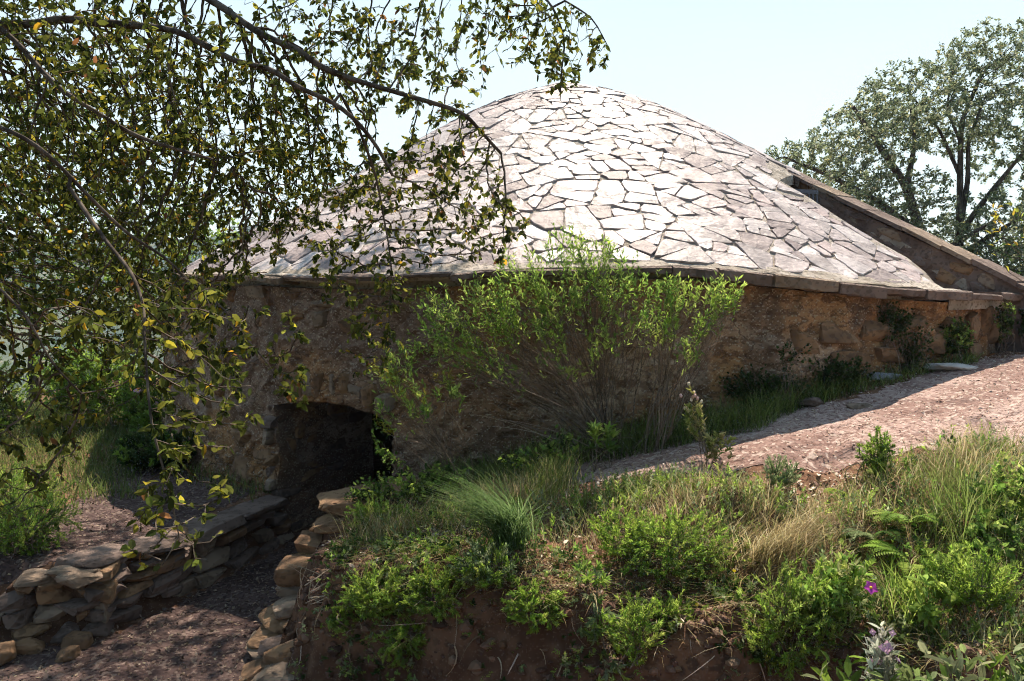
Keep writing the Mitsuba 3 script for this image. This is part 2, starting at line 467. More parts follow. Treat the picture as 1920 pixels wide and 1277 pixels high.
# far hills across the valley
hx, hy = np.meshgrid(np.linspace(-900, 900, 170), np.linspace(170, 1300, 90))
hp = np.stack([hx, hy, 0 * hx], -1)
ridge = sstep(170, 620, hy) * (70 + 90 * (meshkit.fbm(hp * 0.0035, 4, 5) - 0.45)) + sstep(600, 1250, hy) * 40 - 45 + 14 * (meshkit.fbm(hp * 0.03, 4, 6) - 0.5)
ridge = ridge - 46 * sstep(-100, 380, hx) * sstep(250, 700, hy)
structure('hills', grid_mesh(hx, hy, ridge), 'hillside')

# ------------------------------------------------------------------ the round ice house
house = thing('ice_house', 'round stone ice house with a low cone roof paved in pale irregular slabs', 'building')
EAVE_AZ = np.radians([-180, -100, -53, -41, -34, -26.4, -21, -14, -9.4, -4, 1.7, 8.9, 16.4, 27.5, 36, 46, 70, 180])
EAVE_Z = np.array([2.5, 2.52, 2.545, 2.55, 2.54, 2.52, 2.52, 2.55, 2.58, 2.60, 2.605, 2.56, 2.49, 2.41, 2.37, 2.34, 2.4, 2.5])


EAVE = PchipInterpolator(EAVE_AZ, EAVE_Z)


def eave(a):
    return EAVE(np.clip(a, -PI, PI))


def polar(a, r, z):
    return np.stack([C[0] + r * np.sin(a), C[1] - r * np.cos(a), z + 0 * a], -1)


# the cut of the loading hatch in the roof, in plan
A0, A1 = np.array([3.17, 9.59]), np.array([4.16, 7.62])
NEAR = [(3.17, 9.59), (3.45, 9.34), (3.71, 8.94), (3.96, 8.66), (4.18, 8.5), (4.23, 8.22), (4.18, 7.89)]
B0, B1 = np.array([3.58, 10.27]), np.array([5.20, 8.36])
outA, outB = A1 + np.array([.1, -1.0]), B1 + (B1 - B0) * 0.5
CUT = Polygon(NEAR + [A1, outA, outB, B0])

# wall: closed ring with a rough outer face, the doorway cut through it
Na, Nz = 640, 64
az = np.concatenate([np.linspace(-1.35, 1.25, 520, endpoint=False), np.linspace(1.25, 2 * PI - 1.35, 120, endpoint=False)])
azw = (az + PI) % (2 * PI) - PI
cobble = np.random.default_rng(3).uniform([-8.6, -0.8], [8.0, 3.6], (1150, 2))
cob_h = np.random.default_rng(4).uniform(0.2, 1.0, 1150)
cob_tree = cKDTree(cobble)


def stone_relief(a, z):
    """Field stones showing through the render: a raised cell pattern where the render has come away."""
    q = np.stack([a * R, z * 1.6], -1)
    w = np.stack([meshkit.noise(np.stack([a * 9, z * 3, 0 * a], -1), 5), meshkit.noise(np.stack([a * 9, z * 3, 0 * a + 7], -1), 6)], -1) - 0.5
    d, k = cob_tree.query(q + 0.22 * w, k=2)
    bare = sstep(0.42, 0.58, meshkit.fbm(np.stack([a * 4.5, z * 0.9, 0 * a], -1), 3, 12))
    return sstep(0.0, 0.10, d[:, 1] - d[:, 0]) * (0.012 + 0.040 * cob_h[k[:, 0]]) * (0.20 + 0.95 * bare) - 0.02


rows = []
for j in range(Nz):
    t = j / (Nz - 1)
    top = eave(azw) - 0.075
    z = -0.3 + (top + 0.3) * t
    p = polar(azw, R, z)
    d = 0.17 * (meshkit.fbm(p * 1.1, 3, 2) - 0.5) + 0.11 * (meshkit.fbm(p * 3.4, 3, 4) - 0.5) + 0.05 * (meshkit.fbm(p * 11, 2, 7) - 0.5)
    d = d + stone_relief(azw, z)
    batter = 0.06 * (1 - t)
    rows.append(polar(azw, R - 0.02 + d + batter, z))
rows.append(polar(azw, 4.5, eave(azw) - 0.075))
rows.append(polar(azw, 4.5, -0.3 + 0 * azw))
ring = np.stack(rows, 0)
M_, N_ = ring.shape[:2]
i, j = np.meshgrid(np.arange(M_), np.arange(N_), indexing='ij')
q = np.stack([i * N_ + j, i * N_ + (j + 1) % N_, ((i + 1) % M_) * N_ + (j + 1) % N_, ((i + 1) % M_) * N_ + j], -1).reshape(-1, 4)
faces = np.vstack([q[:, [0, 1, 2]], q[:, [0, 2, 3]]])
wall = m3.Manifold(m3.Mesh(ring.reshape(-1, 3).astype(np.float32), faces.astype(np.uint32)))
if wall.volume() < 0:
    wall = m3.Manifold(m3.Mesh(ring.reshape(-1, 3).astype(np.float32), faces[:, ::-1].copy().astype(np.uint32)))
DOOR_AZ = math.radians(-26.6)
ax_d = np.array([-math.sin(DOOR_AZ), math.cos(DOOR_AZ)])         # into the building
tan_d = np.array([math.cos(DOOR_AZ), math.sin(DOOR_AZ)])         # to the right seen from outside
P_d = polar(np.array([DOOR_AZ]), R, 0.0)[0, :2]
door_outline = [(-0.66, -0.35), (0.66, -0.35), (0.68, 0.6), (0.67, 1.13), (0.58, 1.25), (0.44, 1.325), (0.25, 1.375), (0.05, 1.40), (-0.15, 1.395), (-0.40, 1.365), (-0.58, 1.335), (-0.70, 1.315), (-0.68, 0.8)]
prism = m3.Manifold.extrude(m3.CrossSection([door_outline]), 3.0).refine_to_length(0.14)
Mx = np.array([[tan_d[0], 0, ax_d[0], P_d[0] - 0.6 * ax_d[0]], [tan_d[1], 0, ax_d[1], P_d[1] - 0.6 * ax_d[1]], [0, 1, 0, 0.0]])
prism = prism.transform(Mx)


def rough_in(v):
    return v + 0.02 * np.stack([meshkit.fbm(v * 3 + s, 3, s) - 0.5 for s in (1, 2, 3)], 1)


prism = prism.warp_batch(rough_in)
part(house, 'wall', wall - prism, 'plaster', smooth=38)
WALL = house + '__wall'


def on_wall(a, z, size, seed, mat, proud=0.02, rotz=0.0, boxy=0.55, parent=WALL, name='stone', sub=2, roll=0.0, rough=0.12):
    """A stone set in the face of the wall: size = (along the wall, into it, height)."""
    v, f = rock_mesh(size, seed, boxy, rough, sub)
    cr, sr = math.cos(roll), math.sin(roll)
    v = np.stack([v[:, 0] * cr - v[:, 2] * sr, v[:, 1], v[:, 0] * sr + v[:, 2] * cr], 1)
    c, s = math.cos(a + rotz), math.sin(a + rotz)
    v = np.stack([v[:, 0] * c - v[:, 1] * s, v[:, 0] * s + v[:, 1] * c, v[:, 2]], 1)
    p = polar(np.array([a]), R - size[1] / 2 + proud, z)[0]
    part(parent, name, (v + p, f), mat, smooth=22)


rng = np.random.default_rng(11)
# stones that show through the render: under the eave on the left, the quoins beside the door, the courses on the right
for a0, a1, z0, z1, n in [(-56, -36, 1.75, 2.42, 26), (-36, -22, 2.1, 2.42, 9), (-62, -50, 0.6, 1.7, 16), (-46, -38, 1.2, 1.75, 7)]:
    done = []
    for k in range(n * 8):
        if len(done) >= n:
            break
        a, z = math.radians(rng.uniform(a0, a1)), rng.uniform(z0, z1)
        w, h = rng.uniform(0.16, 0.36), rng.uniform(0.10, 0.2)
        if any(abs(a - b) * R < (w + w2) * 0.46 and abs(z - y) < (h + h2) * 0.46 for b, y, w2, h2 in done):
            continue
        done.append((a, z, w, h))
        on_wall(a, z, (w, 0.24, h), int(rng.integers(1e6)), 'stone_%d' % rng.choice(3, p=[.45, .4, .15]), rng.uniform(0.012, 0.042), boxy=0.32, roll=rng.uniform(-0.1, 0.1))
for a, z, w, h in [(-35.4, 0.86, .42, .26), (-35.2, 0.58, .36, .22), (-38.6, 0.62, .40, .28), (-35.5, 1.10, .3, .16), (-39, 0.90, .36, .2)]:
    on_wall(math.radians(a), z, (w, 0.3, h), int(rng.integers(1e6)), 'stone_0', 0.04, boxy=0.26)
for a, z, w, h in [(18.5, 2.06, .42, .2), (22.8, 2.08, .40, .24), (27.0, 2.1, .36, .2), (19.5, 1.83, .46, .13), (24.5, 1.84, .5, .16), (30, 1.95, .3, .26), (33, 2.12, .34, .14), (37, 2.08, .3, .3), (39.5, 2.06, .18, .42),
                   (41.5, 2.05, .16, .44), (36.5, 1.8, .3, .22), (43.5, 2.02, .2, .3), (15, 1.95, .3, .3)]:
    on_wall(math.radians(a), z, (w, 0.25, h), int(rng.integers(1e6)), 'stone_0', 0.05, boxy=0.26)
# the arch over the doorway: upright stones
ARCH = house + '__doorway'
for k, (u, zc, w, h) in enumerate([(-0.40, 1.50, .17, .30), (-0.235, 1.53, .15, .27), (-0.10, 1.53, .13, .32), (0.03, 1.545, .13, .33), (0.165, 1.53, .15, .30), (0.305, 1.52, .15, .27), (0.45, 1.48, .16, .26), (0.60, 1.40, .16, .22)]):
    on_wall(DOOR_AZ + u / R, zc, (w, 0.3, h), 300 + k, 'stone_%d' % (k % 2), 0.085, boxy=0.42, parent=ARCH, name='arch_stone', roll=0.35 * u)

# roof: a mortar cone with the hatch cut out of it; its skin rises off the eave slabs


PROFILE = PchipInterpolator([0, .5, 1, 1.5, 2, 3, 4, 5, 6, 6.3], [5.606, 5.475, 5.305, 5.09, 4.83, 4.25, 3.665, 3.077, 2.489, 2.31])


def lean(r):
    return -0.142 * np.clip(1 - r / 6, 0, 1)                        # the top sits a little left of the base


def roof_z(r, a=None):
    z = PROFILE(np.clip(r, 0, 6.2))
    if a is not None:
        z = z + (eave(a) - 2.5) * sstep(3.0, 6.0, r)
    return z


rr = np.concatenate([[0.02], np.linspace(0.15, 5.9, 44)])
aa = np.linspace(-PI, PI, 241)
RRg, AAg = np.meshgrid(rr, aa[:-1], indexing='ij')
nzr = meshkit.fbm(polar(AAg, RRg, 0 * RRg) * 1.2, 3, 31) - 0.5
top = polar(AAg, RRg, 0)
top[..., 0] += lean(RRg)
top[..., 2] = roof_z(RRg, AAg) + 0.015 * nzr - 0.004
bot = top.copy()
bot[..., 2] -= 0.12


def closed_shell(top, bot):
    n0, n1 = top.shape[:2]
    idx = np.arange(n0 * n1).reshape(n0, n1)
    f = []
    for off, flip in ((0, False), (n0 * n1, True)):
        a, b = idx[:-1] + off, idx[1:] + off
        q = np.stack([a, np.roll(a, -1, 1), np.roll(b, -1, 1), b], -1).reshape(-1, 4)
        q = q if flip else q[:, ::-1]
        f += [q[:, [0, 1, 2]], q[:, [0, 2, 3]]]
    for row, flip in ((0, True), (-1, False)):
        a = idx[row]
        b = a + n0 * n1
        q = np.stack([a, np.roll(a, -1), np.roll(b, -1), b], -1)
        q = q if flip else q[:, ::-1]
        f += [q[:, [0, 1, 2]], q[:, [0, 2, 3]]]
    return np.vstack([top.reshape(-1, 3), bot.reshape(-1, 3)]), np.vstack(f)


v, f = closed_shell(top, bot)
shell = m3.Manifold(m3.Mesh(v.astype(np.float32), f.astype(np.uint32)))
if shell.status() != m3.Error.NoError or shell.volume() < 0:
    shell = m3.Manifold(m3.Mesh(v.astype(np.float32), f[:, ::-1].copy().astype(np.uint32)))
cut = m3.Manifold.extrude(m3.CrossSection([np.array(CUT.exterior.coords)[:-1].tolist()[::-1] if not CUT.exterior.is_ccw else np.array(CUT.exterior.coords)[:-1].tolist()]), 6.0)
cutbox = cut.translate([0, 0, 1.0])
part(house, 'roof', shell - cutbox, 'mortar', smooth=30)
ROOF = house + '__roof'

# paving slabs: irregular cells on the unrolled cone, shrunk to leave joints, each tilted and raised a little
KS = 0.583
SL = math.sqrt(1 + KS * KS)


def flat_to_polar(u, w):
    rho, phi = np.hypot(u, w), np.arctan2(u, w)
    return rho / SL, phi * SL                                       # developed sector -> plan radius, azimuth


rng = np.random.default_rng(5)
smax = 5.86 * SL
phi_max = PI / SL
coarse = rng.uniform(-1, 1, (260, 2)) * smax
vor = Voronoi(np.vstack([coarse, [[-30, 0], [30, 0], [0, 30], [0, -30]]]))
sector = Point(0, 0).buffer(smax, 64)


def split(poly, target, depth=0):
    """Crazy paving: halve a piece across its longer way, at a skewed angle, until it is small enough."""
    if poly.area < target or depth > 7:
        return [poly]
    mr = np.array(poly.minimum_rotated_rectangle.exterior.coords)
    e0, e1 = mr[1] - mr[0], mr[2] - mr[1]
    d = e0 if np.hypot(*e0) > np.hypot(*e1) else e1
    ang = math.atan2(d[1], d[0]) + PI / 2 + rng.normal(0, 0.38)
    c = np.array(poly.centroid.coords[0]) + d * rng.uniform(-0.12, 0.12)
    t = np.array([math.cos(ang), math.sin(ang)])
    nn = np.array([-t[1], t[0]])
    half = Polygon([c - t * 9, c + t * 9, c + t * 9 + nn * 9, c - t * 9 + nn * 9])
    out = []
    for piece in (poly.intersection(half), poly.difference(half)):
        if piece.geom_type == 'Polygon' and not piece.is_empty:
            out += split(piece, 0.045 + 0.19 * rng.random() ** 1.8, depth + 1)
    return out


cells = []
for k in range(len(coarse)):
    reg = vor.regions[vor.point_region[k]]
    if -1 in reg or len(reg) < 3:
        continue
    poly = Polygon(vor.vertices[reg]).intersection(sector)
    if poly.geom_type == 'Polygon' and not poly.is_empty:
        cells += split(poly, 0.15)
slabs = []
for poly in cells:
    rho_, phi_ = math.hypot(*poly.centroid.coords[0]), math.atan2(poly.centroid.coords[0][0], poly.centroid.coords[0][1])
    if abs(phi_) > phi_max:
        continue
    g = rng.uniform(0.002, 0.0075)
    poly = poly.buffer(-g - 0.02, join_style=2).buffer(0.02, join_style=1, quad_segs=1) if poly.area > 0.04 else poly.buffer(-g)
    if poly.is_empty or poly.geom_type != 'Polygon' or poly.area < 0.009:
        continue
    c = np.array(poly.exterior.coords)[:-1]
    # roughen: points about every 0.13 m, pushed in and out
    ring_ = LineString(np.vstack([c, c[:1]]))
    n = int(np.clip(ring_.length / 0.09, 7, 24))
    c2 = np.array([ring_.interpolate(t, normalized=True).coords[0] for t in np.arange(n) / n])
    c = np.vstack([c2])
    ctr = c.mean(0)
    c = ctr + (c - ctr) * (1 + rng.uniform(-0.034, 0.036, (len(c), 1)))
    if rng.random() < 0.25:                                          # a knocked-off corner
        t = rng.integers(len(c))
        c[t] = ctr + (c[t] - ctr) * 0.75
    slabs.append((ctr, c))


def slab_solid(ctr, c, rng):
    """Top face with a worn edge, sides, mapped from the flat sector on to the cone."""
    n = len(c)
    h = rng.uniform(0.006, 0.022)
    tilt = rng.normal(0, 0.028, 2)
    inner = ctr + (c - ctr) * 0.965
    P_ = np.vstack([c, c, inner, ctr[None]])
    rel = P_ - ctr
    H = np.concatenate([np.full(n, -0.03), np.full(n, h - 0.005), np.full(n, h), [h + 0.001]]) + rel @ tilt * np.concatenate([np.zeros(n), np.ones(2 * n + 1)])
    H[n:-1] += rng.uniform(-0.004, 0.004, 2 * n)
    r_, a_ = flat_to_polar(P_[:, 0], P_[:, 1])
    base = polar(a_, r_, 0 * r_)
    base[:, 2] = roof_z(r_, (a_ + PI) % (2 * PI) - PI)
    base[:, 0] += lean(r_)
    nrm = np.stack([np.sin(a_) * KS, -np.cos(a_) * KS, np.ones_like(a_)], 1) / SL
    v = base + nrm * H[:, None]
    k = np.arange(n)
    k1 = (k + 1) % n
    f = np.vstack([np.stack([k, k1, k1 + n], 1), np.stack([k, k1 + n, k + n], 1), np.stack([k + n, k1 + n, k1 + 2 * n], 1), np.stack([k + n, k1 + 2 * n, k + 2 * n], 1), np.stack([k + 2 * n, k1 + 2 * n, np.full(n, 3 * n)], 1)])
    fn = np.cross(v[f[-1, 1]] - v[f[-1, 0]], v[f[-1, 2]] - v[f[-1, 0]])
    return (v, f if fn[2] > 0 else f[:, ::-1])


made = []
for ctr, c in slabs:
    r_, a_ = flat_to_polar(c[:, 0], c[:, 1])
    plan = polar(a_, r_, 0 * r_)[:, :2]
    pp = Polygon(plan)
    if not pp.is_valid or pp.intersection(CUT).area > 0.25 * pp.area:
        continue
    if pp.intersects(CUT):
        continue
    rc, ac = flat_to_polar(*ctr)
    made.append((slab_solid(ctr, c, rng), pp.area, rc, (ac + PI) % (2 * PI) - PI, int(rng.choice(5, p=[.28, .18, .2, .18, .16]))))
# what faces the doorway side and is large is a slab of its own; the far side and the small ones are one part
front = [m for m in made if abs(m[3] - 0.08) < 1.25]
front.sort(key=lambda m: -m[1] / (2.0 + (m[2] * -math.cos(m[3]) + 12.76) ** 2))
own = front[:300]
ids = {id(m) for m in own}
for m in own:
    part(ROOF, 'slab', m[0], f'slab_{m[4]}')
rest = [m for m in made if id(m) not in ids]
for q_ in range(5):
    grp = [m[0] for m in rest if m[4] == q_]
    if q_ == 0:
        part(ROOF, 'small_slab', cat_meshes(grp), 'slab_0', kind='stuff')
    else:
        part(ROOF, 'small_slab', cat_meshes(grp), f'slab_{q_}', kind='stuff')

# eave: rough flat slabs on the wall head, jutting over it, with a mortar fillet behind
rng = np.random.default_rng(17)
a = -2.2
while a < 1.9:
    w = rng.uniform(0.34, 0.8) / R
    if abs(a + w / 2) < 1.35 or True:
        gap = 0.006 / R
        n = 7
        t = np.linspace(a + gap, a + w - gap, n)
        jut = 6.17 + rng.uniform(-0.035, 0.03) + rng.uniform(-0.02, 0.02, n)
        jut[0] -= rng.uniform(0, .03)
        jut[-1] -= rng.uniform(0, .03)
        th = rng.uniform(0.05, 0.10) if a > 0.02 else rng.uniform(0.03, 0.06)
        dz = rng.uniform(-0.015, 0.018) + np.linspace(-1, 1, n) * rng.uniform(-0.012, 0.012)
        zt = eave(t) + 0.035 + dz
        incut = CUT.contains(Point(*polar(np.array([a + w / 2]), 5.9, 0)[0, :2]))
        zin = zt + (0.03 if not incut else 0.0)
        tops = [polar(t, np.full(n, 5.62), zin), polar(t, jut - 0.02, zt), polar(t, jut, zt - 0.014)]
        bots = [polar(t, jut - rng.uniform(0, .02, n), zt - th + rng.uniform(-.01, .01, n)), polar(t, np.full(n, 5.62), zt - th)]
        g = np.stack(tops + bots, 0)
        Mq = len(g)
        idx = np.arange(Mq * n).reshape(Mq, n)
        i2 = np.roll(idx, -1, 0)
        q = np.stack([idx[:, :-1], i2[:, :-1], i2[:, 1:], idx[:, 1:]], -1).reshape(-1, 4)
        f = [q[:, [0, 1, 2]], q[:, [0, 2, 3]]]
        caps = [[idx[0, e], idx[k, e], idx[k + 1, e]] if e == 0 else [idx[0, e], idx[k + 1, e], idx[k, e]] for e in (0, n - 1) for k in range(1, Mq - 1)]
        part(house, 'eave_slab', (g.reshape(-1, 3), np.vstack(f + [np.array(caps)])), 'stone_2' if rng.random() < .7 else 'stone_1')
    a += w

# mortar fillet between the paving and the eave slabs
fa = np.linspace(-2.2, 1.9, 420)
prof = []
for r_, dz in ((5.72, -0.02), (5.80, 0.008), (5.94, 0.02), (6.03, 0.018), (6.11, 0.002), (6.08, -0.05), (5.72, -0.08)):
    p = polar(fa, r_ + 0 * fa, 0 * fa)
    nn = meshkit.fbm(p * 5, 3, 9) - 0.5
    zz = roof_z(np.minimum(r_, 6.0), fa) if r_ < 5.95 else eave(fa) + 0.035
    p = polar(fa, r_ + 0.07 * nn, zz + dz + 0.03 * nn)
    prof.append(p)
g = np.stack(prof, 0)
okc = ~np.array([CUT.buffer(0.02).contains(Point(*x)) for x in g[1][:, :2]])
idx = np.arange(g.shape[0] * g.shape[1]).reshape(g.shape[:2])
i2 = np.roll(idx, -1, 0)
q = np.stack([idx[:, :-1], i2[:, :-1], i2[:, 1:], idx[:, 1:]], -1)[:, okc[:-1] & okc[1:]].reshape(-1, 4)
part(house, 'eave_mortar', (g.reshape(-1, 3), np.vstack([q[:, [0, 1, 2]], q[:, [0, 2, 3]]])), 'mortar', smooth=40)

# loading hatch: the floor of the cut, the end wall with its opening, the far side wall with its cap stones
HATCH = house + '__loading_hatch'
zf = 2.30
fl_poly = CUT.intersection(Point(*C).buffer(6.03, 90))
flm = trimesh.creation.extrude_polygon(fl_poly, 0.12, engine='earcut')
flm.apply_translation([0, 0, zf - 0.06])
part(HATCH, 'floor', flm, 'mortar')


def wall_line(p0, p1, z0, z1a, z1b, thick, mat, parent, name, n=40, bump=0.05, seed=0):
    """An upright rough wall between two plan points whose top slopes from z1a to z1b; thick goes to the left of p0->p1."""
    d = unit(p1 - p0)
    nrm = np.array([-d[1], d[0]])
    s = np.linspace(0, 1, n)
    base = p0 + (p1 - p0) * s[:, None]
    rowsw = []
    for side in (0, 1):
        for t in (np.linspace(0, 1, 9) if side == 0 else np.linspace(1, 0, 3)):
            z = z0 + (z1a + (z1b - z1a) * s - z0) * t
            p = np.concatenate([base + nrm * thick * side, z[:, None]], 1)
            p[:, :2] += nrm * (bump * (meshkit.fbm(p * 4 + seed, 3, 3) - 0.5))[:, None]
            rowsw.append(p)
    g = np.stack(rowsw, 0)
    idx = np.arange(g.shape[0] * n).reshape(g.shape[0], n)
    i2 = np.roll(idx, -1, 0)
    q = np.stack([idx[:, :-1], i2[:, :-1], i2[:, 1:], idx[:, 1:]], -1).reshape(-1, 4)
    caps = [[idx[0, e], idx[k, e], idx[k + 1, e]] for e in (0, n - 1) for k in range(1, g.shape[0] - 1)]
    return part(parent, name, (g.reshape(-1, 3), np.vstack([q[:, [0, 1, 2]], q[:, [0, 2, 3]], np.array(caps)])), mat, smooth=35)


def zroof_at(p):
    r_ = math.hypot(*(p - C))
    a_ = math.atan2(p[0] - C[0], C[1] - p[1])
    return float(roof_z(np.array(min(r_, 6.0)), np.array(a_)))


B2 = B1 + unit(B1 - B0) * 0.32
zB0, zB2 = 3.83, 2.33
wall_line(B0 - unit(B1 - B0) * 0.1, B2, 1.6, zB0, zB2, 0.36, 'stone_2', HATCH, 'side_wall', bump=0.05)  # dark stone chosen so the colour itself shades this face
for q0, q1 in [(np.array(NEAR[k + 1]), np.array(NEAR[k])) for k in range(len(NEAR) - 1)]:
    wall_line(q0, q1, 2.2, zroof_at(q0) - 0.05, zroof_at(q1) - 0.05, 0.2, 'stone_2', HATCH, 'side_wall', seed=5)
wall_line(A0, B0, 2.2, zroof_at(A0) - 0.22, zroof_at(B0) - 0.22, -0.2, 'stone_2', HATCH, 'end_wall', seed=9)
dB = unit(B1 - B0)
nB = np.array([-dB[1], dB[0]])
LB = np.linalg.norm(B2 - B0)
# cap stones along the top of the far side wall
s = -0.12
while s < LB - 0.05:
    w = rng.uniform(0.28, 0.5)
    e0, e1 = s, min(s + w - 0.012, LB + 0.05)
    zz = lambda x: zB0 + (zB2 - zB0) * x / LB  # noqa: E731
    th = rng.uniform(0.04, 0.06)
    g = []
    for x, dz in ((e0, rng.uniform(-.008, .012)), (e1, rng.uniform(-.008, .012))):
        for off in (-0.06 + rng.uniform(-.015, .01), 0.40):
            for zt in (0.0, th):
                p = B0 + dB * x + nB * off
                g.append([p[0], p[1], zz(x) + zt + dz])
    hull = m3.Manifold.hull_points(np.array(g))
    part(HATCH, 'cap_stone', hull, 'stone_2' if rng.random() < .6 else 'stone_1')
    s += w
# face stones of the far side wall: flat pieces, dark in colour to give the face shade, in courses that follow the slope
for course in range(3):
    s = -0.05 + 0.12 * course
    while s < LB - 0.15:
        w, h = rng.uniform(0.22, 0.44), rng.uniform(0.10, 0.17)
        below = 0.10 + course * 0.17 + rng.uniform(-.03, .03)
        ztop = zB0 + (zB2 - zB0) * (s + w / 2) / LB
        zc = ztop - below
        if zc > zf + 0.08:
            v, f = rock_mesh((w, 0.14, h), int(rng.integers(1e6)), 0.45, 0.12, 2)
            sl = math.atan2(zB2 - zB0, LB) * 0.85
            v = np.stack([v[:, 0] * math.cos(sl) - v[:, 2] * math.sin(sl), v[:, 1], v[:, 0] * math.sin(sl) + v[:, 2] * math.cos(sl)], 1)
            th_ = math.atan2(dB[1], dB[0])
            p = B0 + dB * (s + w / 2) + nB * 0.045
            part(HATCH, 'face_stone', place((v, f), (p[0], p[1], zc), th_), 'stone_%d' % rng.choice(3, p=[.1, .1, .8]), smooth=30)
        s += w + rng.uniform(0.015, 0.06)
# iron beam and grate in the opening at the head of the cut
mid0 = A0 * 0.62 + B0 * 0.38
zb = zroof_at(A0) - 0.10
beam_dir = unit(np.array([0.46, -0.08]))
bp0 = np.array([3.33, 9.70, 3.60])
bp1 = np.array([3.68, 9.74, 3.59])


def bar(p0, p1, w, h=None):
    p0, p1 = np.asarray(p0, float), np.asarray(p1, float)
    d = unit(p1 - p0)
    a_ = perp(d[None])[0]
    b_ = np.cross(d, a_)
    h = h or w
    pts_ = [p + a_ * x * w / 2 + b_ * y * h / 2 for p in (p0, p1) for x in (-1, 1) for y in (-1, 1)]
    return m3.Manifold.hull_points(np.array(pts_))


part(HATCH, 'iron_beam', bar(bp0, bp1, 0.035, 0.05), 'iron')
for k in range(4):
    t = 0.55 + 0.14 * k
    q0 = bp0 * (1 - t) + bp1 * t
    part(HATCH, 'grate_bar', bar(q0 - [0, 0, .02], q0 + [0.02, 0.0, -0.26], 0.018), 'iron')

# ------------------------------------------------------------------ the walls of the trench and loose stones
rng = np.random.default_rng(23)


def course_wall(key, p0, p1, zb0, zb1, zt0, zt1, face, depth, hs=(0.08, 0.15), ws=(0.2, 0.5), name='stone'):
    """Dry stones in courses along a plan line; face = the side (+1 left, -1 right of p0->p1) from which the depth is laid back."""
    p0, p1 = np.asarray(p0, float), np.asarray(p1, float)
    L = np.linalg.norm(p1 - p0)
    d = (p1 - p0) / L
    nrm = np.array([-d[1], d[0]]) * face
    H = max(zt0 - zb0, zt1 - zb1)
    t = 0.0
    while t < 1.0:
        hh = rng.uniform(*hs) / H
        s = -rng.uniform(0, 0.15)
        while s < L:
            w = rng.uniform(*ws)
            x = (s + w / 2) / L
            if x < 1.05:
                zb, zt = zb0 + (zb1 - zb0) * x, zt0 + (zt1 - zt0) * x
                z = zb + (zt - zb) * (t + hh / 2)
                h = hh * (zt - zb) * rng.uniform(0.82, 1.1)
                p = p0 + d * (s + w / 2) - nrm * (-depth / 2 + rng.uniform(-0.02, 0.05))
                part(key, name, place(rock_mesh((w * 1.04, depth, h * 1.12), int(rng.integers(1e6)), 0.26, 0.10, 2, 6), (p[0], p[1], z), math.atan2(d[1], d[0]) + rng.uniform(-.06, .06), rng.uniform(-.05, .05, 2)),
                     'stone_%d' % rng.choice(3, p=[.42, .12, .46]), smooth=22)
            s += w + rng.uniform(0.004, 0.02)
        t += hh


lw = thing('retaining_wall', 'low dry stone wall left of the trench with flat coping slabs running up to the doorway', 'wall')
course_wall(lw, (-2.17, 7.62), (-2.66, 6.2), -0.04, -0.02, 0.36, 0.42, -1, 0.3)
course_wall(lw, (-2.66, 6.2), (-2.93, 5.48), -0.02, -0.02, 0.42, 0.46, -1, 0.3, hs=(0.06, 0.15), ws=(0.12, 0.36))
course_wall(lw, (-2.90, 5.50), (-3.55, 5.36), -0.03, 0.02, 0.46, 0.40, -1, 0.3, hs=(0.06, 0.16), ws=(0.10, 0.32))
wall_line(np.array([-2.76, 6.2]), np.array([-2.27, 7.62]), -0.05, 0.40, 0.34, 0.22, 'soil', lw, 'earth_core', seed=3, bump=.03)
wall_line(np.array([-3.02, 5.52]), np.array([-2.76, 6.2]), -0.05, 0.42, 0.40, 0.22, 'soil', lw, 'earth_core', seed=6, bump=.03)
wall_line(np.array([-3.55, 5.47]), np.array([-3.02, 5.58]), -0.05, 0.36, 0.42, 0.25, 'soil', lw, 'earth_core', seed=4, bump=.05)
# coping: long flat slabs
for (x0, y0), (x1, y1), z, w in [((-2.17, 7.66), (-2.40, 6.98), 0.40, 0.34), ((-2.41, 6.96), (-2.60, 6.38), 0.43, 0.36), ((-2.61, 6.35), (-2.78, 5.92), 0.46, 0.38), ((-2.80, 5.88), (-3.02, 5.52), 0.49, 0.36)]:
    L = math.hypot(x1 - x0, y1 - y0)
    a = math.atan2(y1 - y0, x1 - x0)
    part(lw, 'coping_slab', place(rock_mesh((L, w, 0.085), int(rng.integers(1e6)), 0.16, 0.04, 3, 3), ((x0 + x1) / 2 - 0.11, (y0 + y1) / 2, z), a, (rng.uniform(-.02, .02), rng.uniform(-.02, .02))), 'stone_2', smooth=40)
# loose flat stones on the ruined near end
for x, y, z, sz in [(-3.08, 5.50, .47, (.34, .28, .07)), (-3.34, 5.50, .44, (.3, .26, .06)), (-3.0, 5.36, .03, (.2, .16, .12)), (-3.3, 5.27, .03, (.22, .18, .1))]:
    part(lw, 'stone', place(rock_mesh(sz, int(rng.integers(1e6)), 0.4, 0.16, 3), (x, y, z), rng.uniform(-.4, .4), rng.uniform(-.1, .1, 2)), 'stone_%d' % rng.choice(2), smooth=40)

rw = thing('retaining_wall_001', 'broken stone wall right of the trench stepping down towards the camera', 'wall')
course_wall(rw, (-1.02, 7.15), (-1.30, 6.15), -0.05, -0.05, 0.74, 0.72, 1, 0.3)
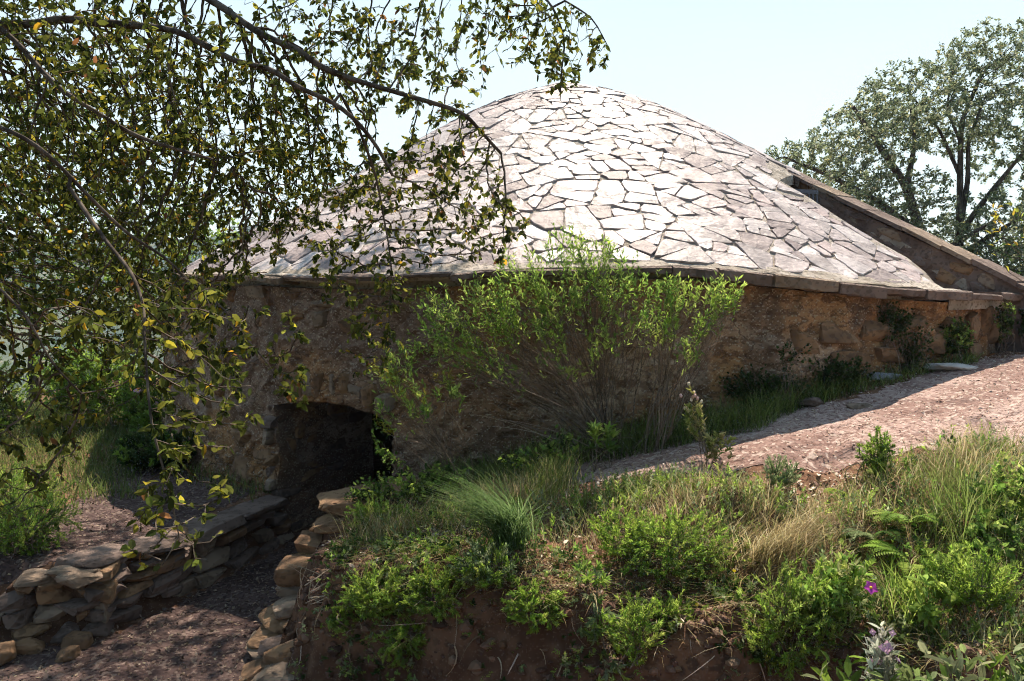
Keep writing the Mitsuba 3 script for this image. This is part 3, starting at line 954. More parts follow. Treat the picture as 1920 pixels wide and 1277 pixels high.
# (x, y, z, size, turn): stepped stones of the broken end, from the flat slab on top down to the earth by the trench floor
for x, y, z, s, rz in [(-1.17, 6.18, .79, (.62, .46, .13), .25), (-1.28, 6.00, .66, (.46, .34, .15), .1), (-1.34, 5.90, .52, (.5, .36, .14), -.1), (-1.46, 5.72, .42, (.46, .32, .16), .08), (-1.30, 5.72, .40, (.36, .34, .14), .3),
                       (-1.47, 5.66, .27, (.5, .32, .14), .02), (-1.40, 5.56, .16, (.36, .3, .12), -.2), (-1.54, 5.46, .24, (.28, .24, .09), .5), (-1.60, 5.40, .17, (.3, .26, .10), .2), (-1.42, 5.36, .17, (.34, .26, .12), .35),
                       (-1.62, 5.30, .06, (.34, .26, .13), .1), (-1.68, 5.18, .02, (.26, .24, .13), -.2), (-1.50, 5.16, .06, (.34, .28, .18), .3), (-1.66, 4.98, -.02, (.28, .24, .15), .1), (-1.26, 5.86, .36, (.4, .3, .22), .2),
                       (-1.70, 5.55, .08, (.24, .3, .14), .3), (-1.62, 5.78, .12, (.26, .3, .16), .1), (-1.5, 5.98, .3, (.3, .34, .16), .1), (-1.28, 5.52, .33, (.34, .3, .14), .2), (-1.30, 5.40, .2, (.32, .3, .16), -.1), (-1.38, 5.2, .12, (.3, .28, .16), .4), (-1.46, 5.0, .08, (.3, .26, .2), .2), (-1.52, 4.86, .02, (.3, .24, .16), -.2), (-1.56, 5.92, .12, (.34, .34, .18), .0)]:
    part(rw, 'stone', place(rock_mesh((s[0] * 1.28, s[1] * 1.2, s[2] * 1.12), int(rng.integers(1e6)), 0.3, 0.12, 3, 11), (x + .05, y, z + .015), rz, rng.uniform(-.1, .1, 2)), 'stone_%d' % rng.choice(3, p=[.6, .25, .15]), smooth=22)


# the masonry of the doorway's left reveal
pj = P_d - tan_d * 0.705 + ax_d * 0.06
course_wall(ARCH, pj, pj + ax_d * 1.35, -0.05, -0.05, 1.22, 1.24, 1, 0.14, hs=(0.09, 0.17), ws=(0.18, 0.42), name='jamb_stone')


def on_ground(x, y, dz=0.0):
    return float(ground(np.array([x]), np.array([y]))[0]) + dz


for x, y, s, rz, m, lab in [(4.05, 7.35, (.46, .34, .09), .3, 'pale_rock', 'large pale flat rock lying on the sunny path'), (3.36, 7.20, (.30, .2, .07), .2, 'blue_rock', 'flat bluish grey rock in the shade beside the wall plants'),
                            (3.08, 7.2, (.12, .12, .11), .5, 'stone_0', 'small rounded orange brown rock left of the bluish rock'), (5.75, 9.25, (.85, .3, .2), -.35, 'stone_0', 'long reddish rock at the far right end of the path'),
                            (2.86, 6.55, (.22, .12, .05), .1, 'stone_1', 'narrow flat stone half buried on the shadow edge of the path'), (2.55, 6.75, (.24, .2, .09), .6, 'stone_2', 'dull brown stone in the building shade below the wall'),
                            (-3.42, 5.12, (.26, .22, .17), .3, 'stone_0', 'earthy round stone at the foot of the left soil bank'), (-2.95, 5.15, (.16, .12, .1), .9, 'stone_0', 'small brown stone beside the foot of the ruined wall end'),
                            (-2.35, 4.72, (.22, .2, .05), .3, 'blue_rock', 'flat grey stone lying on the trench floor'), (.95, 4.2, (.13, .11, .10), .3, 'stone_1', 'small grey pebble stuck in the shaded bank soil')]:
    single('rock', lab, 'rock', place(rock_mesh(s, int(rng.integers(1e6)), 0.45, 0.18, 3), (x, y, on_ground(x, y, s[2] * 0.22)), rz, rng.uniform(-.08, .08, 2)), m, smooth=60)

# ------------------------------------------------------------------ plants: generators
LIME = [(0.34, 0.48, 0.09), (0.24, 0.38, 0.08), (0.42, 0.53, 0.14), (0.16, 0.26, 0.06)]
HEATH = [(0.30, 0.44, 0.07), (0.22, 0.35, 0.06), (0.38, 0.49, 0.11), (0.14, 0.22, 0.05)]
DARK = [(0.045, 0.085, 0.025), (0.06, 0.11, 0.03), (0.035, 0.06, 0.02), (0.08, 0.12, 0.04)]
GREY = [(0.24, 0.31, 0.15), (0.17, 0.24, 0.11), (0.32, 0.38, 0.21)]
STRAW = [(0.50, 0.43, 0.24), (0.42, 0.35, 0.18), (0.58, 0.52, 0.34), (0.30, 0.24, 0.12)]
GRASS = [(0.21, 0.29, 0.07), (0.15, 0.22, 0.05), (0.28, 0.35, 0.11), (0.20, 0.22, 0.08)]
TWIG = [(0.17, 0.125, 0.09), (0.23, 0.18, 0.14), (0.11, 0.08, 0.06)]
OAK = [(0.085, 0.108, 0.024), (0.13, 0.145, 0.03), (0.042, 0.055, 0.018), (0.24, 0.25, 0.045), (0.40, 0.36, 0.04), (0.55, 0.33, 0.03), (0.22, 0.11, 0.045)]
OAK_W = [.32, .25, .20, .15, .04, .02, .02]


def bezier(p0, p1, p2, K=6):
    t = np.linspace(0, 1, K)[None, :, None]
    return p0[:, None] * (1 - t) ** 2 + p1[:, None] * 2 * t * (1 - t) + p2[:, None] * t ** 2


def in_ellipsoid(rng, n, c, r, shell=0.5):
    d = sphere_dirs(rng, n)
    rad = rng.random(n) ** (1 / 3) * (1 - shell) + shell * rng.uniform(0.8, 1.0, n)
    return np.asarray(c) + d * rad[:, None] * np.asarray(r)


def sprigs(rng, curves, per, span, length, width, palette, angle=(0.5, 1.0), detail=2, weights=None, var=0.2, droop=0.0):
    """Leaves spread along the last part (span, 0..1) of every curve."""
    M, K, _ = curves.shape
    n = M * per
    ci = np.repeat(np.arange(M), per)
    t = 1 - span * rng.random(n) ** 1.2
    x = t * (K - 1)
    i0 = np.clip(x.astype(int), 0, K - 2)
    fr = (x - i0)[:, None]
    pos = curves[ci, i0] * (1 - fr) + curves[ci, i0 + 1] * fr
    tan = unit(curves[ci, i0 + 1] - curves[ci, i0])
    side = unit(np.cross(tan, sphere_dirs(rng, n)))
    ang = rng.uniform(angle[0], angle[1], n)[:, None]
    axis = tan * np.cos(ang) + side * np.sin(ang) - np.array([0, 0, droop])
    nrm = unit(tan * 0.7 + sphere_dirs(rng, n) * 0.5 + np.array([0, 0, 0.4]))
    L = rng.uniform(length[0], length[1], n)
    c = colors(rng, M, palette, weights, var)[ci] * rng.uniform(0.8, 1.2, (n, 1))
    return leaf_mesh(pos, axis, nrm, L, L * rng.uniform(width[0], width[1], n), np.clip(c, 0, .9), detail)


def shrub(name, label, cat, base, blobs, seed, mains=10, leaf='heath', palette=HEATH, stem_r=0.006, group=None, bsdf='soft_leaf', per=None, size=1.0, twig_pal=TWIG, leafparts=0, weights=None, spread=0.06):
    """blobs: (centre, radii, number of tips) in metres; stems fan from the base to boughs and on to the tips."""
    rng = np.random.default_rng(seed)
    key = thing(name, label, cat, group)
    base = np.asarray(base, float)
    stems, tips = [], []
    for c, r, n in blobs:
        c, r = np.asarray(c, float), np.asarray(r, float)
        m = max(2, int(mains * n / max(sum(b[2] for b in blobs), 1)) + 1)
        ends = in_ellipsoid(rng, m, base + (c - base) * 0.72, r * 0.55, 0.2)
        b0 = base + rng.normal(0, spread, (m, 3)) * [1, 1, 0]
        ctl = b0 + (ends - b0) * 0.45 + np.array([0, 0, 1]) * np.linalg.norm(ends - b0, axis=1)[:, None] * 0.13 + rng.normal(0, 0.075, (m, 3))
        cur = bezier(b0, ctl, ends, 7)
        cur[:, 1:] += np.cumsum(rng.normal(0, .013 * np.linalg.norm(ends - b0, axis=1).mean(), cur[:, 1:].shape), 1)
        ends = cur[:, -1]
        stems.append((cur, stem_r, stem_r * 0.55))
        tp = in_ellipsoid(rng, n, c, r, 0.15)
        j = cKDTree(ends).query(tp, k=min(3, m))[1].reshape(n, -1)
        j = j[np.arange(n), rng.integers(0, j.shape[1], n)]
        k = rng.integers(3, 7, n)
        p0 = cur[j, k]
        ctl = p0 + (tp - p0) * 0.5 + rng.normal(0, 0.16, (n, 3)) * np.linalg.norm(tp - p0, axis=1)[:, None]
        ctl[:, 2] -= 0.12 * np.linalg.norm(tp - p0, axis=1)
        tips.append(bezier(p0, ctl, tp, 6))
    tips = np.concatenate(tips)
    ms = [tube_mesh(c, r0, r1, 4) for c, r0, r1 in stems] + [tube_mesh(tips, stem_r * 0.5, stem_r * 0.18, 3)]
    m = cat_meshes(ms)
    part(key, 'stem', m, 'dry_matter', color=np.repeat(colors(rng, len(m[0]) // 4 + 1, twig_pal), 4, 0)[:len(m[0])], kind='stuff')
    st = {'heath': dict(per=56, span=0.75, length=(.014, .032), width=(.2, .32), angle=(.3, .9), detail=1),
          'lance': dict(per=17, span=0.30, length=(.032, .060), width=(.20, .30), angle=(.3, 1.35), detail=2),
          'round': dict(per=12, span=0.75, length=(.022, .042), width=(.5, .7), angle=(.6, 1.2), detail=2),
          'cistus': dict(per=16, span=0.6, length=(.028, .055), width=(.28, .4), angle=(.4, 1.1), detail=2),
          'broad': dict(per=9, span=0.7, length=(.05, .085), width=(.32, .45), angle=(.4, 1.1), detail=3)}[leaf]
    st = dict(st)
    if per:
        st['per'] = per
    st['length'] = tuple(x * size for x in st['length'])
    mesh, col = sprigs(rng, tips, palette=palette, weights=weights, **st)
    if leafparts:
        v, f = mesh
        kf = {1: 4, 2: 6, 3: 8}[st['detail']]
        nf = {1: 2, 2: 4, 3: 8}[st['detail']]
        n = len(v) // kf
        order = np.argsort(np.linalg.norm(v.reshape(n, kf, 3).mean(1) - [0, 0, 2.5], axis=1))
        for q in order[:leafparts]:
            part(key, 'leaf', (v[q * kf:(q + 1) * kf], f[q * nf:(q + 1) * nf] - q * kf), bsdf, color=col[q * kf:(q + 1) * kf])
        rest = np.ones(n, bool)
        rest[order[:leafparts]] = False
        idx = np.nonzero(rest)[0]
        v2 = v.reshape(n, kf, 3)[idx].reshape(-1, 3)
        f0 = (f.reshape(n, nf, 3)[:1] )
        f2 = (np.arange(len(idx))[:, None, None] * kf + f0).reshape(-1, 3)
        mesh, col = (v2, f2), col.reshape(n, kf, 3)[idx].reshape(-1, 3)
    part(key, 'foliage', mesh, bsdf, color=col, kind='stuff')
    return key


def blades(rng, root, h, lean, width, palette, weights=None, var=0.2, curve=0.7, heading=None):
    """Grass blades: curved strips of three segments."""
    n = len(root)
    a = rng.uniform(0, 2 * PI, n) if heading is None else heading
    out = np.stack([np.cos(a), np.sin(a), 0 * a], 1)
    up = np.array([0, 0, 1.0])
    side = np.stack([-np.sin(a + rng.normal(0, .8, n)), np.cos(a), 0 * a], 1)
    side = unit(side)
    h = np.broadcast_to(h, n)[:, None]
    ln = np.broadcast_to(lean, n)[:, None]
    w = np.broadcast_to(width, n)[:, None] / 2
    vs = []
    for t, k in ((0, 1.0), (0.38, 0.9), (0.72, 0.6)):
        p = root + out * h * ln * (t * (1 - curve) + curve * t * t) + up * h * (t - 0.28 * ln * t * t)
        vs += [p - side * w * k, p + side * w * k]
    vs.append(root + out * h * ln + up * h * (1 - 0.28 * ln))
    V = np.stack(vs, 1).reshape(-1, 3)
    f = np.array([[0, 1, 3], [0, 3, 2], [2, 3, 5], [2, 5, 4], [4, 5, 6]])
    F = (np.arange(n)[:, None, None] * 7 + f[None]).reshape(-1, 3)
    return (V, F), np.repeat(colors(rng, n, palette, weights, var), 7, 0)


def tuft(name, label, cat, base, n, h, lean, width, palette, seed, spread=0.05, weights=None, heading=None, curve=0.7, group=None):
    rng = np.random.default_rng(seed)
    key = thing(name, label, cat, group)
    xy = np.asarray(base[:2]) + rng.normal(0, spread, (n, 2))
    z = ground(xy[:, 0], xy[:, 1]) - 0.01
    hd = None if heading is None else rng.normal(heading[0], heading[1], n)
    m, c = blades(rng, np.column_stack([xy, z]), rng.uniform(h[0], h[1], n), rng.uniform(lean[0], lean[1], n), width, palette, weights, curve=curve, heading=hd)
    scene[key] = mikit.ply(m, 'grass_blade', color=c)
    return key


def fern(label, base, seed, n=7, length=0.34, rise=0.8, heading=None, palette=HEATH, group='ferns on the bank'):
    rng = np.random.default_rng(seed)
    key = thing('fern', label, 'fern', group)
    b = np.asarray(base, float)
    for k in range(n):
        a = rng.uniform(0, 2 * PI) if heading is None else heading + rng.choice([-1.25, 1.25]) + rng.normal(0, 0.45)
        L = length * rng.uniform(0.75, 1.15)
        t = np.linspace(0, 1, 19)
        out = np.array([math.cos(a), math.sin(a), 0])
        r_ = rise * rng.uniform(0.7, 1.2)
        p = b + out * (L * t * 0.85)[:, None] + np.array([0, 0, 1]) * (L * (r_ * t - 0.75 * r_ * t * t))[:, None]
        tan = unit(np.gradient(p, axis=0))
        side = unit(np.cross(tan, [0, 0, 1.0]))
        up = np.cross(side, tan)
        pos, axs, ln = [], [], []
        for s in (-1, 1):
            pos.append(p[3:])
            axs.append(tan[3:] * 0.45 + side[3:] * s + up[3:] * 0.1)
            ln.append(L * 0.26 * np.sin(np.clip(t[3:] * 0.9 + 0.12, 0, 1) * PI) ** 0.7 + 0.004)
        pos, axs, ln = np.vstack(pos), np.vstack(axs), np.concatenate(ln)
        col = np.tile(colors(rng, 1, palette, None, 0.2), (len(pos), 1)) * rng.uniform(0.85, 1.15, (len(pos), 1))
        lm, lc = leaf_mesh(pos, axs, np.tile(up[3:], (2, 1)), ln, ln * 0.17 + 0.003, col, 2)
        tm = tube_mesh(p[None], 0.0025, 0.0008, 3)
        m, c = cat_meshes([lm, tm], [lc, np.tile([(0.16, 0.17, 0.06)], (len(tm[0]), 1))])
        part(key, 'frond', m, 'soft_leaf', color=c)
    return key


def flower(parent, at, facing, petals, size, colr, seed, centre=(0.75, 0.5, 0.05)):
    rng = np.random.default_rng(seed)
    f = unit(np.asarray(facing, float))
    a = perp(f[None])[0]
    b = np.cross(f, a)
    for k in range(petals):
        th = 2 * PI * k / petals
        d = a * math.cos(th) + b * math.sin(th)
        m, c = leaf_mesh([at], [d + f * 0.25], [f], size, size * 0.85, colors(rng, 1, [colr], None, 0.08), 3, 0.1)
        part(parent, 'petal', m, 'petal', color=c)
    m = trimesh.creation.icosphere(subdivisions=1, radius=size * 0.2)
    v = np.array(m.vertices) + np.asarray(at) + f * size * 0.08
    part(parent, 'stamens', (v, np.array(m.faces)), 'dry_matter', color=np.tile([centre], (len(v), 1)))


G = on_ground
# ------------------------------------------------------------------ the large shrub against the wall
B_ = lambda x, y, z, rx, ry, rz, n: ((x, y, z), (rx, ry, rz), n)  # noqa: E731
shrub('tall_shrub', 'tall open shrub with bare grey stems and lime leaf tips before the wall', 'shrub', (0.80, 6.30, G(.8, 6.3) - .03),
      [B_(.43, 6.05, 2.80, .22, .16, .18, 48), B_(.66, 6.05, 2.74, .16, .14, .16, 31), B_(.05, 5.95, 2.64, .20, .16, .15, 38), B_(.88, 6.1, 2.68, .10, .1, .10, 17), B_(-.22, 5.9, 2.46, .22, .18, .14, 43),
       B_(-.55, 5.85, 2.34, .22, .16, .16, 43), B_(-.12, 5.85, 2.28, .20, .16, .14, 40), B_(.35, 5.9, 2.42, .24, .18, .14, 43), B_(.70, 5.95, 2.48, .2, .16, .12, 31), B_(.25, 5.85, 2.22, .18, .14, .10, 23),
       B_(-.62, 5.8, 2.08, .2, .16, .12, 27), B_(-.35, 5.8, 2.05, .16, .14, .10, 15), B_(1.05, 6.05, 2.5, .2, .14, .12, 17), B_(.95, 6.0, 2.28, .2, .14, .12, 14), B_(-.15, 5.85, 1.95, .26, .15, .14, 14), B_(.45, 5.85, 1.95, .3, .15, .12, 11), B_(.62, 5.9, 2.15, .16, .12, .10, 13)], 41, mains=26, leaf='lance', per=15, palette=LIME, stem_r=0.0048, bsdf='leaf', twig_pal=[(.13, .10, .075), (.2, .16, .125), (.08, .06, .045)])
shrub('tall_shrub', 'smaller sprawling shrub with lime leaf clusters right of the tall open one', 'shrub', (1.12, 6.25, G(1.12, 6.25) - .03),
      [B_(1.27, 6.1, 2.47, .17, .14, .11, 36), B_(1.62, 6.15, 2.45, .18, .14, .13, 44), B_(1.13, 6.1, 2.22, .15, .12, .11, 21), B_(1.48, 6.1, 2.22, .14, .12, .08, 12), B_(1.36, 6.0, 2.02, .12, .1, .08, 9)], 42, mains=22, leaf='lance', per=15, palette=LIME, stem_r=0.005, bsdf='leaf')
shrub('tall_shrub', 'yellowish green low shrub left of the tall open one beside the doorway', 'shrub', (-.35, 6.15, G(-.35, 6.15)),
      [B_(-.86, 5.75, 1.92, .20, .14, .16, 36), B_(-.72, 5.75, 1.68, .14, .12, .14, 15), B_(-.95, 5.7, 1.55, .09, .09, .12, 9), B_(-.45, 5.8, 1.75, .16, .12, .12, 13)], 43, mains=18, leaf='lance', per=15, palette=LIME + [(0.36, 0.33, 0.05)], stem_r=0.004, bsdf='leaf')
# dry bare stems low in the tall shrub
rng = np.random.default_rng(44)
key = thing('dead_stems', 'grey dead stems arching low across the shade under the tall shrub', 'twigs')
n = 40
b0 = np.array([.7, 6.3, 1.12]) + rng.normal(0, .1, (n, 3)) * [1.6, .7, .1]
e0 = b0 + np.stack([rng.normal(-.35, .45, n), rng.normal(-.15, .12, n), rng.uniform(.15, .75, n)], 1)
cur = bezier(b0, b0 * .5 + e0 * .5 + [0, 0, .12], e0, 8)
m = tube_mesh(cur, .004, .0015, 3)
scene[key] = mikit.ply(m, 'dry_matter', color=np.repeat(colors(rng, n, [(0.2, .16, .125), (.15, .115, .09), (.33, .28, .23)]), len(m[0]) // n, 0))

# ------------------------------------------------------------------ plants on the bank (x, y in metres on the ground)
for lab, x, y, rx, ry, rz, dz, n, sd in [
        ('bright green feathery shrublet at the bank edge above the broken stone wall', -0.92, 5.55, .2, .16, .13, .10, 90, 1),
        ('bright green feathery shrublet hanging on the bank left of the sedge tuft foot', -.76, 4.62, .20, .16, .14, .12, 120, 2),
        ('bright green feathery shrublet below the arching sedge tuft', -.42, 4.45, .17, .14, .12, .10, 90, 3),
        ('pale feathery shrublet just right below the arching sedge tuft', -.15, 4.38, .17, .14, .11, .12, 80, 4),
        ('rounded feathery shrublet on the middle of the bank with grass around', .92, 4.58, .30, .22, .2, .14, 150, 5),
        ('tall bright feathery shrublet low on the bank left of the purple flower', 1.40, 3.95, .22, .18, .26, .22, 150, 6),
        ('bright flat topped feathery shrublet right of the purple flower', 2.25, 3.9, .20, .16, .12, .26, 120, 7),
        ('upright bright green spike shaped shrublet on the bank crest below the path', 2.3, 5.05, .09, .09, .17, .16, 60, 8),
        ('small feathery green shrublet at the bottom edge of the picture on dark soil', .63, 4.02, .12, .1, .16, .14, 60, 9),
        ('green feathery shrublet halfway down the soil face right of the creeping weed', .86, 4.22, .13, .09, .12, .08, 60, 12), ('dark green feathery shrublet low on the soil face left of the creeping weed', .12, 4.2, .15, .09, .12, .06, 60, 13), ('sparse feathery shrublet hanging from the soil face near the left corner of the bank', -.62, 4.5, .14, .1, .12, .0, 50, 14),
        ('little dark feathery sprig on the bare soil face of the bank', -1.0, 4.68, .09, .08, .08, .03, 26, 10),
        ('yellow flecked feathery shrublet on the bank next to the rounded one', .66, 4.68, .2, .16, .14, .1, 70, 11)]:
    z = G(x, y)
    shrub('heath_bush', lab, 'shrub', (x, y, z - .02), [B_(x, y - .06, z + dz * 1.1, rx * 1.3, ry * 1.3, rz * 1.25, int(n * 1.5))], 100 + sd, mains=14, leaf='heath', palette=HEATH if sd != 4 else HEATH + GREY, stem_r=.004, group=None)
shrub('bramble', 'leafy light green bramble arching left across the doorway from the bank top', 'bramble', (-.55, 6.1, G(-.55, 6.1)),
      [B_(-.75, 5.9, 1.0, .22, .18, .13, 70), B_(-1.05, 5.95, .98, .16, .14, .10, 40), B_(-1.22, 5.95, .92, .10, .1, .07, 18), B_(-.5, 5.9, 1.08, .2, .16, .12, 50), B_(-1.02, 5.9, 1.3, .07, .06, .16, 12)], 60, mains=16, leaf='round', palette=LIME + DARK[:2], stem_r=.003, bsdf='leaf')
shrub('leafy_weed', 'leafy upright weed with small oval leaves on the bank top near the doorway', 'plant', (.36, 6.0, G(.36, 6.)),
      [B_(.36, 5.95, 1.28, .16, .14, .16, 40), B_(.05, 5.9, 1.2, .16, .14, .12, 26)], 61, mains=12, leaf='round', palette=LIME + DARK[:1], stem_r=.003, bsdf='leaf')
shrub('leafy_weed', 'creeping weed with narrow pale leaves spilling down the soil below the sedge', 'plant', (.42, 4.26, G(.42, 4.26)),
      [B_(.42, 4.2, .90, .1, .08, .12, 18), B_(.48, 4.08, .70, .16, .08, .1, 26), B_(.54, 4.0, .5, .1, .06, .08, 14)], 62, mains=12, leaf='lance', palette=GREY + LIME[:2], stem_r=.0025, bsdf='leaf', per=12)
shrub('leafy_weed', 'small broad leaved weed among the dead leaves right of the sedge', 'plant', (.37, 4.56, G(.37, 4.56)), [B_(.37, 4.5, .93, .12, .1, .08, 14)], 63, mains=6, leaf='cistus', palette=LIME[1:2] + DARK[1:2], stem_r=.002, bsdf='leaf', per=8)
shrub('leafy_weed', 'dark low weed at the left foot of the bank in the bottom shade', 'plant', (1.17, 3.98, G(1.17, 3.98)), [B_(1.17, 3.92, .68, .14, .1, .08, 20)], 64, mains=8, leaf='round', palette=DARK, stem_r=.002)
shrub('leafy_weed', 'green weed with drooping strap leaves at the right below the flat topped shrublet', 'plant', (2.1, 3.9, G(2.1, 3.9)), [B_(2.06, 3.82, .95, .12, .1, .14, 22)], 65, mains=8, leaf='lance', palette=LIME, size=1.6, per=9, stem_r=.003, bsdf='leaf')
shrub('leafy_weed', 'tangle of fresh green weeds at the far right edge of the bank', 'plant', (2.75, 4.4, G(2.75, 4.4)), [B_(2.72, 4.3, 1.38, .22, .16, .18, 60), B_(2.55, 4.1, 1.18, .2, .14, .14, 40)], 66, mains=14, leaf='round', palette=LIME[1:] + DARK[1:2], stem_r=.003, bsdf='leaf')
shrub('leafy_weed', 'grey green soft plant on the bank crest left of the spike shaped shrublet', 'plant', (1.74, 5.15, G(1.74, 5.15)), [B_(1.74, 5.1, 1.3, .14, .12, .1, 50)], 67, mains=8, leaf='heath', palette=GREY, stem_r=.003)
for lab, x, y, h, sd in [('taller of two fresh upright weeds in front of the dark grass by the wall', .62, 5.95, .34, 1), ('shorter of two fresh upright weeds in front of the dark grass by the wall', .74, 5.98, .28, 2)]:
    z = G(x, y)
    shrub('spurge', lab, 'plant', (x, y, z), [B_(x, y, z + h, .03, .03, .06, 5), B_(x, y, z + h * .65, .04, .04, .05, 3)], 70 + sd, mains=2, leaf='lance', palette=LIME, stem_r=.004, size=1.5, per=20, bsdf='leaf', spread=.01)
# stalk with pinkish buds between the shaded grass and the path edge
x, y = 1.40, 5.62
z = G(x, y)
k = shrub('rockrose_stalk', 'upright pale leafed stalk with pinkish buds standing before the building shadow', 'plant', (x, y, z), [B_(x - .12, y, z + .42, .06, .06, .16, 22), B_(x + .06, y - .02, z + .18, .13, .08, .10, 24)], 73, mains=6, leaf='cistus', palette=[(.36, .38, .12), (.24, .30, .08), (.45, .42, .2)], stem_r=.0035, bsdf='leaf', spread=.02)
rng = np.random.default_rng(74)
for q in range(9):
    p = np.array([x - .12, y, z + .5]) + rng.normal(0, 1, 3) * [.04, .03, .07]
    m = place(rock_mesh((.022, .022, .03), 740 + q, .9, .05, 1), p)
    part(k, 'bud', m, 'dry_matter', smooth=True, color=np.tile(colors(rng, 1, [(.62, .40, .36), (.66, .55, .44)]), (len(m[0]), 1)))
# rock rose with the purple flower
x, y = 1.66, 4.0
z = G(x, y)
k = shrub('rockrose_bush', 'grey green rock rose bush bearing one open purple flower', 'shrub', (x, y, z), [B_(x - .08, y - .08, z + .16, .22, .16, .13, 90), B_(x + .02, y - .06, z + .30, .14, .1, .1, 34)], 75, mains=14, leaf='cistus', palette=LIME + [(.5, .56, .25)], stem_r=.004, bsdf='leaf')
fp = np.array([1.71, 3.72, 1.05])
part(k, 'flower_stalk', tube_mesh(bezier(np.array([[1.68, 3.9, .9]]), np.array([[1.70, 3.8, 1.0]]), fp[None] + [0, .01, -.004], 5), .002, .002, 4), 'dry_matter', color=np.tile([(.2, .2, .08)], (20, 1)))
flower(k + '__flower', fp, (0.05, -0.75, 0.6), 5, .036, (.55, .09, .50), 76)
# plants at the bottom right edge, close to the camera
x, y = 1.72, 2.85
z0 = 0.86
k = shrub('broad_shrub', 'broad leaved glossy shrub along the bottom right edge close to the viewer', 'shrub', (x + .1, y, G(x + .1, y)),
          [B_(x - .06, y, z0 + .20, .30, .16, .10, 40), B_(x - .45, y + .02, z0 + .18, .16, .12, .08, 16), B_(x + .28, y, z0 + .24, .24, .14, .10, 30)], 77, mains=16, leaf='broad', palette=[(.16, .26, .04), (.12, .20, .04), (.20, .28, .10), (.26, .30, .16)], stem_r=.005, bsdf='leaf', leafparts=160)
k = shrub('flower_spike', 'upright spike of small pale pink flowers with silvery leaves at the bottom right', 'flower', (1.42, 2.92, G(1.42, 2.92)), [B_(1.38, 2.92, 1.10, .05, .05, .13, 34)], 78, mains=3, leaf='lance', palette=[(.40, .42, .34), (.30, .34, .24), (.5, .5, .42)], stem_r=.004, bsdf='leaf', per=12, spread=.01)
rng = np.random.default_rng(79)
for q in range(14):
    p = np.array([1.38, 2.89, 1.12]) + rng.normal(0, 1, 3) * [.022, .012, .05]
    flower(k + '__blossom' + ('' if q == 0 else f'_{q:03d}'), p, rng.normal(0, .5, 3) + [0, -.8, .4], 4, .014, (.62, .40, .55), 790 + q, (.7, .55, .5))
# small yellow flowers on thin stalks
for q, (x, y, h, lab) in enumerate([(1.19, 4.25, .16, 'yellow flower, the topmost of those beside the tall feathery shrublet'), (.98, 4.2, .10, 'yellow flower over the dark soil left of the tall feathery shrublet'), (1.06, 4.16, .07, 'low yellow flower just right of the one over dark soil'),
                                    (1.0, 4.62, .24, 'yellow flower standing out of the rounded feathery shrublet'), (.86, 4.55, .20, 'yellow flower at the left edge of the rounded feathery shrublet')]):
    z = G(x, y)
    k = thing('yellow_flower', lab, 'flower', None)
    m = tube_mesh(bezier(np.array([[x, y, z]]), np.array([[x, y - .01, z + h * .6]]), np.array([[x + .01, y - .03, z + h]]), 5), .0016, .0012, 3)
    part(k, 'stalk', m, 'dry_matter', color=np.tile([(.16, .2, .06)], (len(m[0]), 1)))
    flower(k, (x + .01, y - .03, z + h), (0, -.6, .8), 8, .011, (.75, .62, .03), 900 + q, (.7, .5, .03))
shrub('sapling', 'sapling with yellow green leaves reaching in from the right edge beside the path', 'tree', (4.6, 6.0, G(4.6, 6.0)), [B_(3.66, 6.0, 3.04, .14, .1, .10, 6), B_(4.3, 6.0, 2.9, .25, .2, .2, 14), B_(4.7, 6.0, 3.3, .4, .4, .4, 40)], 80, mains=8, leaf='broad', palette=[(.42, .42, .06), (.5, .38, .05), (.34, .38, .07)], stem_r=.008, bsdf='leaf', size=.75)
# ferns
for lab, x, y, sd, n, L in [('fern with bright yellow green fronds high on the right bank', 2.25, 4.5, 1, 8, .30), ('dark blue green fern in the hollow under the bank grass', 2.05, 4.45, 2, 6, .22), ('fern sending long fronds right of the purple flower', 2.17, 4.22, 3, 7, .30),
                            ('small fern at the foot of the spike shaped shrublet', 2.1, 4.95, 4, 6, .18), ('fern growing out above the rock rose bush', 1.91, 4.2, 5, 6, .22), ('shaded fern below the long fronds at right', 2.36, 4.33, 6, 6, .22)]:
    fern(lab, (x, y, G(x, y)), 500 + sd, n, L, 1.25, heading=-1.6, palette=LIME if sd in (1, 3) else (HEATH if sd != 2 else GREY + DARK), group=None)
# plants at the foot of the wall, in its shade
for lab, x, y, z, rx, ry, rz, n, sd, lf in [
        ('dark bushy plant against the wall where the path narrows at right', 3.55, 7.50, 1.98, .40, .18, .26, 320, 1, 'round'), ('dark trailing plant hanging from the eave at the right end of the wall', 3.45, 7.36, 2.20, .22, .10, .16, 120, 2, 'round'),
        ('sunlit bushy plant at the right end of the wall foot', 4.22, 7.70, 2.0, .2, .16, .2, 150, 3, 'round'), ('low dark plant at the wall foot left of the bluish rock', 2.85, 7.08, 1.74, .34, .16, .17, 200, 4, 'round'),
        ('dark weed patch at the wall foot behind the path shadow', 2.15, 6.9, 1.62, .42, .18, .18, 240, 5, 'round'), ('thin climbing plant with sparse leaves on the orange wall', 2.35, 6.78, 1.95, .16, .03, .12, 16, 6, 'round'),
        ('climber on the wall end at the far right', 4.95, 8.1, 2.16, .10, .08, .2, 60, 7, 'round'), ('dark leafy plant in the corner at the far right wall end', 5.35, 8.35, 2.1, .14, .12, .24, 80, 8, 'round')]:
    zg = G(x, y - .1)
    shrub('wall_plant', lab, 'plant', (x, y - .05, min(zg, z - .1)), [B_(x, y - .08, z, rx, ry, rz, n)], 200 + sd, mains=10, leaf=lf, palette=DARK if sd not in (3, 7) else LIME[1:] + DARK, stem_r=.003, bsdf='leaf', size=0.9)

